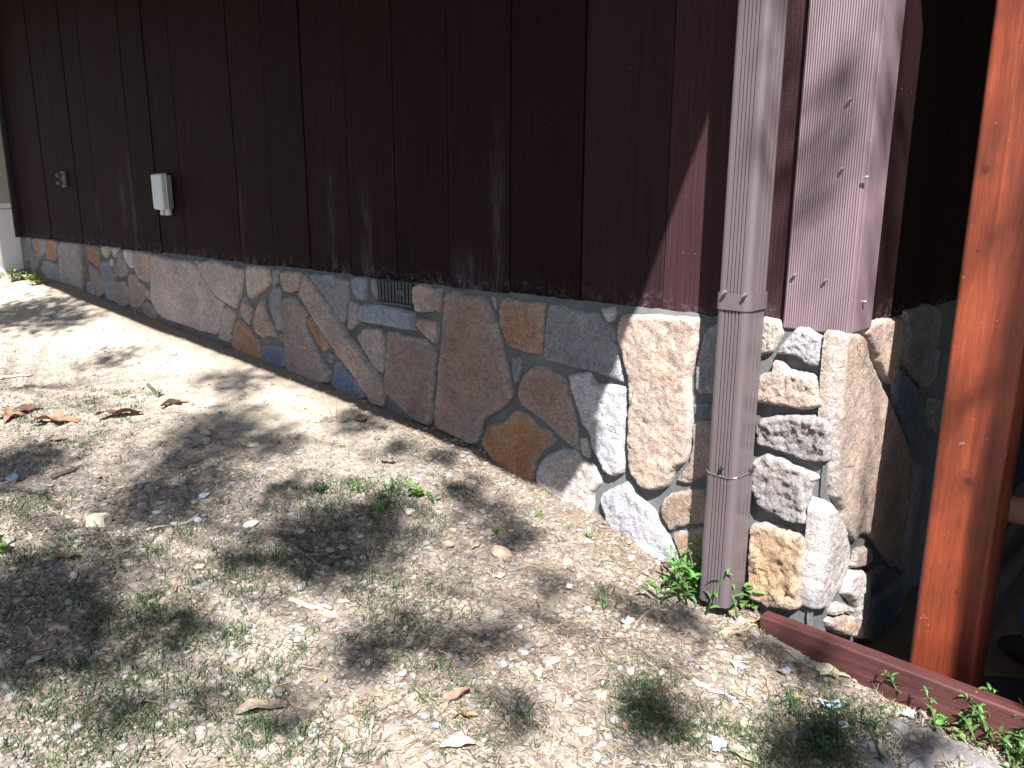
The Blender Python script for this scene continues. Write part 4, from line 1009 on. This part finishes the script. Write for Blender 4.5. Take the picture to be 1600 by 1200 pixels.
for a in [(1082,938,80,15,8,'lance',30,(.095,.22,.055),"bushy dark green weed left of the downspout's foot",.55),(1162,952,66,6,6,'oval',26,G2,"bright green weed with oval leaves before the downspout",.35),
 (1205,972,40,1,3,'oval',20,G2,"small pale weed sprig at the board's end",.3),(1562,1168,80,34,13,'lance',22,(.10,.21,.06),"bushy fine leaved weed at the right edge by the board",.7),
 (1530,1138,60,2,2,'round',36,G4,"broad round leaved weed against the board",.3),(1470,1135,26,4,3,'round',20,G2,"low round leaved creeper beside the boulder",.9),
 (1500,1160,20,3,3,'round',18,G4,"yellow green creeper on the boulder's edge",.9),(1434,1070,24,1,4,'lance',16,(.16,.24,.15),"tiny pale sprig in front of the board",.2),
 (652,778,24,3,3,'round',16,(.16,.30,.05),"bright green seedling among straw at centre",.5),(672,786,14,2,2,'lance',26,G1,"low dark green weed right of the bright seedling",.9),
 (12,868,36,2,3,'round',22,(.15,.28,.05),"bright green seedling at the left edge",.3),(500,772,26,6,6,'lance',12,G3,"low dark weed mat left of centre",.9),(560,770,26,5,6,'lance',12,G1,"feathery weed right of the low mat",.8),
 (612,770,24,5,5,'lance',14,G1,"leafy weed between feathery weed and bright seedling",.8),(590,800,24,6,5,'lance',12,G2,"pale green weed under the feathery weed",.8),
 (1290,1175,95,14,10,'lance',20,G3,"dark bushy weed at lower right",.6),(1240,1105,40,4,6,'lance',12,G1,"thin upright weed left of the dark bushy weed",.4),(1365,1140,40,4,7,'lance',13,G3,"dark green weed arching over the boulder",.9),
 (845,810,18,2,4,'lance',10,G2,"tiny green weed by the pale foundation stone",.7),(925,845,20,3,4,'lance',10,G2,"small light green weed on the sunny dirt slope",.7),(940,950,26,3,4,'lance',14,G1,"upright weed on the straw left of the downspout",.3),
 (1025,945,28,2,3,'lance',46,G1,"long bladed weed left of the bushy downspout weed",.5),(775,838,14,3,4,'lance',10,G1,"small weed above the flat tan stones",.8),(60,445,22,8,4,'round',9,(.20,.27,.08),"low sunlit weed at the far left wall foot",.9),
 (20,440,22,6,4,'round',9,(.14,.20,.06),"low weed below the white skirt panel",.9),(350,1000,20,4,5,'lance',12,G3,"dark weed in the lower left grass",.8),(250,620,14,4,4,'lance',9,G3,"small weed beside the tan curled leaf",.9)]: weed(*a)
# thin dry stalks by the wall
for px, py, hx in ((520,652,-22),(526,655,2),(214,498,-14)):
    p = gp(px, py); m = (p-CAM).dot(fwd)/F_PX
    v, f = tube([p, p+Vector((hx*m*.5, 0, 16*m)), p+Vector((hx*m, 0, (38 if px > 300 else 95)*m))], [.0012, .001, .0006], 5)
    o = pyobj("dry_stalk", v, f, M_STICK, None, True); o.color = (.36, .30, .22, 1)
    tag(o, {520: "leaning dry stalk at the foot of the blue triangular stone", 526: "upright dry stalk at the foot of the diagonal stone", 214: "tall dry stalk before the far orange stone"}[px], "stalk")

# ------------------------------------------------------------------ person in the dark under the deck
def build_person():
    base = Vector((.74, .50, -1.05)); root = empty("person", base, "person crouching in the dark under the deck in blue jeans", "person")
    def skinned(name, joints, edges, mat, sub=2):
        me = bpy.data.meshes.new(name); me.from_pydata([j[:3] for j in joints], edges, []); o = link(name, me, mat, root)
        sk = o.modifiers.new("skin", 'SKIN'); d = me.skin_vertices[0].data
        for i, j in enumerate(joints): d[i].radius = (j[3], j[3]*(j[4] if len(j) > 4 else 1)); d[i].use_root = (i == 0)
        o.modifiers.new("sub", 'SUBSURF').levels = sub; o.modifiers["sub"].render_levels = sub; sk.use_smooth_shade = True; return o
    skin = m_plain("skin", (.26, .15, .11), .5, .08, 30, .35); jean = m_plain("denim", (.035, .07, .16), .85, .3, 200, .2); shirt = m_plain("dark_shirt", (.03, .03, .035), .85, .2, 80, .2)
    # body: one continuous figure, crouching, facing the wall (-x)
    J = [(.10, .0, .30, .15), (.06, 0, .48, .14), (.0, 0, .66, .16), (-.04, 0, .80, .075), (-.06, 0, .86, .055), (-.09, 0, .97, .085), (-.10, 0, 1.05, .075),
         (.0, -.19, .72, .062), (-.18, -.24, .62, .048), (-.40, -.16, .575, .036), (-.47, -.15, .56, .033),
         (.0, .19, .72, .062), (-.08, .26, .50, .048), (-.04, .30, .30, .036), (-.05, .31, .23, .03),
         (.08, -.11, .27, .095), (-.30, -.15, .36, .065), (-.17, -.14, .06, .05), (-.33, -.15, .04, .042),
         (.08, .11, .27, .095), (-.28, .16, .34, .065), (-.14, .14, .06, .05), (-.30, .15, .04, .042)]
    E = [(0, 1), (1, 2), (2, 3), (3, 4), (4, 5), (5, 6), (2, 7), (7, 8), (8, 9), (9, 10), (2, 11), (11, 12), (12, 13), (13, 14), (0, 15), (15, 16), (16, 17), (17, 18), (0, 19), (19, 20), (20, 21), (21, 22)]
    skinned("body", J, E, skin)
    Jj = [(.10, 0, .29, .168)] + [(a, b, c, r*1.34) for a, b, c, r in [(.08, -.11, .27, .095), (-.30, -.15, .36, .066), (-.175, -.14, .09, .055), (.08, .11, .27, .095), (-.28, .16, .34, .066), (-.145, .14, .09, .055)]]
    skinned("jeans", Jj, [(0, 1), (1, 2), (2, 3), (0, 4), (4, 5), (5, 6)], jean)
    Js = [(.09, 0, .36, .165), (.06, 0, .48, .158), (.0, 0, .67, .178), (-.03, 0, .78, .085), (0, -.19, .72, .076), (-.09, -.215, .61, .066), (0, .19, .72, .076), (-.08, .215, .60, .066)]
    skinned("shirt", Js, [(0, 1), (1, 2), (2, 3), (2, 4), (4, 5), (2, 6), (6, 7)], shirt)
    for i, (dy, ln, dz) in enumerate(((-.028, .075, -.004), (-.010, .085, .0), (.009, .080, .0), (.026, .066, -.004))):
        a = Vector((-.48, -.15+dy, .558)); skinned("finger", [(*a, .0095), (a.x-ln*.5, a.y, a.z+dz-.004, .0088), (a.x-ln*.85, a.y, a.z-.022, .0078), (a.x-ln, a.y, a.z-.042, .0068)], [(0, 1), (1, 2), (2, 3)], skin, 1)
    skinned("thumb", [(-.44, -.185, .558, .011), (-.465, -.215, .55, .0098), (-.50, -.222, .535, .008)], [(0, 1), (1, 2)], skin, 1)
    for sy in (-.15, .15):
        sh = bmesh.new(); bmesh.ops.create_uvsphere(sh, u_segments=14, v_segments=8, radius=1)
        for v in sh.verts: v.co = Vector((-.27+v.co.x*.15, sy*(1 if sy < 0 else 1)+v.co.y*.055, .045+max(v.co.z, -.75)*.06*(1-.35*max(0, -v.co.x))))
        bmobj("shoe", sh, shirt, root, True)
    hair = bmesh.new(); bmesh.ops.create_icosphere(hair, subdivisions=3, radius=1)
    for v in hair.verts: v.co = Vector((-.075+v.co.x*.098, v.co.y*.092, 1.03+v.co.z*.088 + (.02 if v.co.x > 0 else 0)))
    bmobj("hair", hair, m_plain("hair", (.03, .02, .015), .6, .2), root, True)
build_person()

# ------------------------------------------------------------------ tree behind the camera whose foliage dapples the yard
def build_tree():
    base = Vector((-1.6, -5.2, -.95)); root = empty("shade_tree", base, "leafy shade tree out of frame that dapples the yard with shadow", "tree")
    PATCH = [  # where its leaf clumps let shade fall: photo px, px, radius (m), fullness
        (40,490,.30,1),(110,500,.16,.6),(375,600,.13,.6),(330,590,.08,.5),(350,668,.17,.9),(300,705,.15,.9),(420,690,.12,.8),(270,770,.15,1.1),(25,725,.16,1.1),(60,915,.16,1.1),(20,960,.14,1),(120,960,.10,.8),
        (40,1040,.10,.7),(160,1010,.09,.6),(190,1100,.07,.5),(270,985,.09,.8),(330,1090,.06,.4),(560,660,.11,.7),(620,700,.07,.8),(690,715,.06,.8),(725,765,.07,.8),(560,830,.13,1),(500,865,.11,1),(620,800,.08,.6),(480,830,.09,.9),
        (770,800,.09,.6),(800,840,.07,.7),(700,1005,.07,.6),(610,1000,.08,.6),(790,995,.06,.6),(560,1030,.07,.5),(1025,1120,.07,1.2),(1060,975,.07,.7),(985,950,.05,.5),(1255,1040,.07,.8),(1190,1010,.05,.6),(1300,1160,.08,1.1),(1250,1190,.07,.9),
        (1430,1165,.05,1),(1380,1195,.05,.9),(800,1110,.06,.4),(450,1110,.05,.4),(380,870,.06,.6),(450,760,.08,.7),(180,560,.14,.45),(860,920,.06,.4)]
    V, Fc, cols = [], [], []
    def leaf(p, L):
        n = Vector((random.gauss(0, 1), random.gauss(0, 1), random.gauss(0, 1)+1.2)).normalized(); a = n.cross(Vector((random.gauss(0, 1), random.gauss(0, 1), .3))).normalized(); b = n.cross(a)
        k = len(V); w = L*.36
        V.extend([p-a*L*.5, p+b*w, p+a*L*.5, p-b*w]); Fc.append((k, k+1, k+2, k+3)); cols.append(np.array((.055, .10, .03))*random.uniform(.6, 1.5))
    e1 = sun_dir.cross(Vector((0, 0, 1))).normalized(); e2 = sun_dir.cross(e1)
    hubs = []
    for px, py, r, full in PATCH:
        g = gp(px, py); t = random.uniform(5.2, 7.6); c = g+sun_dir*t; hubs.append(c)
        n = int(full*430*(r/.12)**1.6)
        for _ in range(n):
            u, w = random.gauss(0, r*.62), random.gauss(0, r*.62)
            leaf(c+e1*u+e2*w+sun_dir*random.gauss(0, .35), random.uniform(.022, .045)*(1+r*1.5))
    for px, py, axv, dist, r, n in ((1330, 60, 0, 6.0, .05, 60), (1395, 120, 0, 6.2, .05, 60), (1300, 215, 1, 6.0, .04, 40), (1180, 30, 1, 6.4, .05, 90), (1520, 120, 1, 6.0, .12, 200), (1560, 560, 1, 6, .05, 60)):
        g = on(px, py, axv, .03 if axv == 0 else -.03); c = g+sun_dir*dist
        for _ in range(n): leaf(c+e1*random.gauss(0, r)+e2*random.gauss(0, r*1.6)+sun_dir*random.gauss(0, .3), random.uniform(.03, .05))
    def finish(root, base, V, Fc, cols, trunk, rr, fork, hubs, nl):
        o = pyobj("crown", V, Fc, M_CROWN, root); col_attr(o.data, cols); o.location = -base
        tv, tf = [], []
        def add(pts, r, n=9):
            v, f = tube(pts, r, n); tf.extend(tuple(i+len(tv) for i in g) for g in f); tv.extend(v)
        add(trunk+[fork], rr, 16)
        for i in range(nl):
            grp = [h for j, h in enumerate(hubs) if j % nl == i]
            if not grp: continue
            m = sum(grp, Vector())/len(grp); mid = fork.lerp(m, .55)+Vector((0, 0, .5))
            add([fork, fork.lerp(mid, .5)+Vector((0, 0, .25)), mid, m], [.024, .016, .011, .006], 8)
            for h in grp: add([mid.lerp(m, random.uniform(.2, .9)), mid.lerp(h, .6)+Vector((0, 0, .2)), h], [.008, .005, .002], 5)
        pyobj("trunk", tv, tf, M_BARK, root, True).location = -base
    hubs.sort(key=lambda h: h.x)
    q = len(hubs)//6+1; hubs = [h for i in range(q) for h in hubs[i::q]]
    finish(root, base, V, Fc, cols, [base+Vector((0, 0, -.2)), base+Vector((0, 0, .3)), base+Vector((.05, .1, 1.6)), base+Vector((.0, .2, 2.9))], [.24, .18, .16, .14, .11], base+Vector((.1, .3, 3.8)), hubs, 6)
    # second tree, unseen, added so its trunk shades the gap beside the post
    base = Vector((2.17, -1.52, -.95)); root = empty("added_shade_tree", base, "unseen tree trunk added to shade the gap beside the post", "tree")
    V, Fc, cols, hubs = [], [], [], []
    fork = base+Vector((.05, -.05, 6.6))
    for _ in range(60):
        c = fork+Vector((random.gauss(1.2, 1.3), random.gauss(.3, 1.5), random.uniform(.2, 2.8)))
        hit = c-sun_dir*((c.z+.8)/sun_dir.z)
        if hit.x < 1.2 and hit.y < .3: continue
        hubs.append(c)
        for _ in range(200): leaf(c+Vector((random.gauss(0, .4), random.gauss(0, .4), random.gauss(0, .3))), random.uniform(.06, .11))
    finish(root, base, V, Fc, cols, [base+Vector((0, 0, -.2)), base+Vector((.0, .0, .25)), base+Vector((.01, .01, 1.4)), base+Vector((-.01, .01, 3.2)), base+Vector((.0, .0, 5))], [.26, .19, .17, .165, .15, .12], fork, hubs, 5)
build_tree()
bpy.context.view_layer.update()
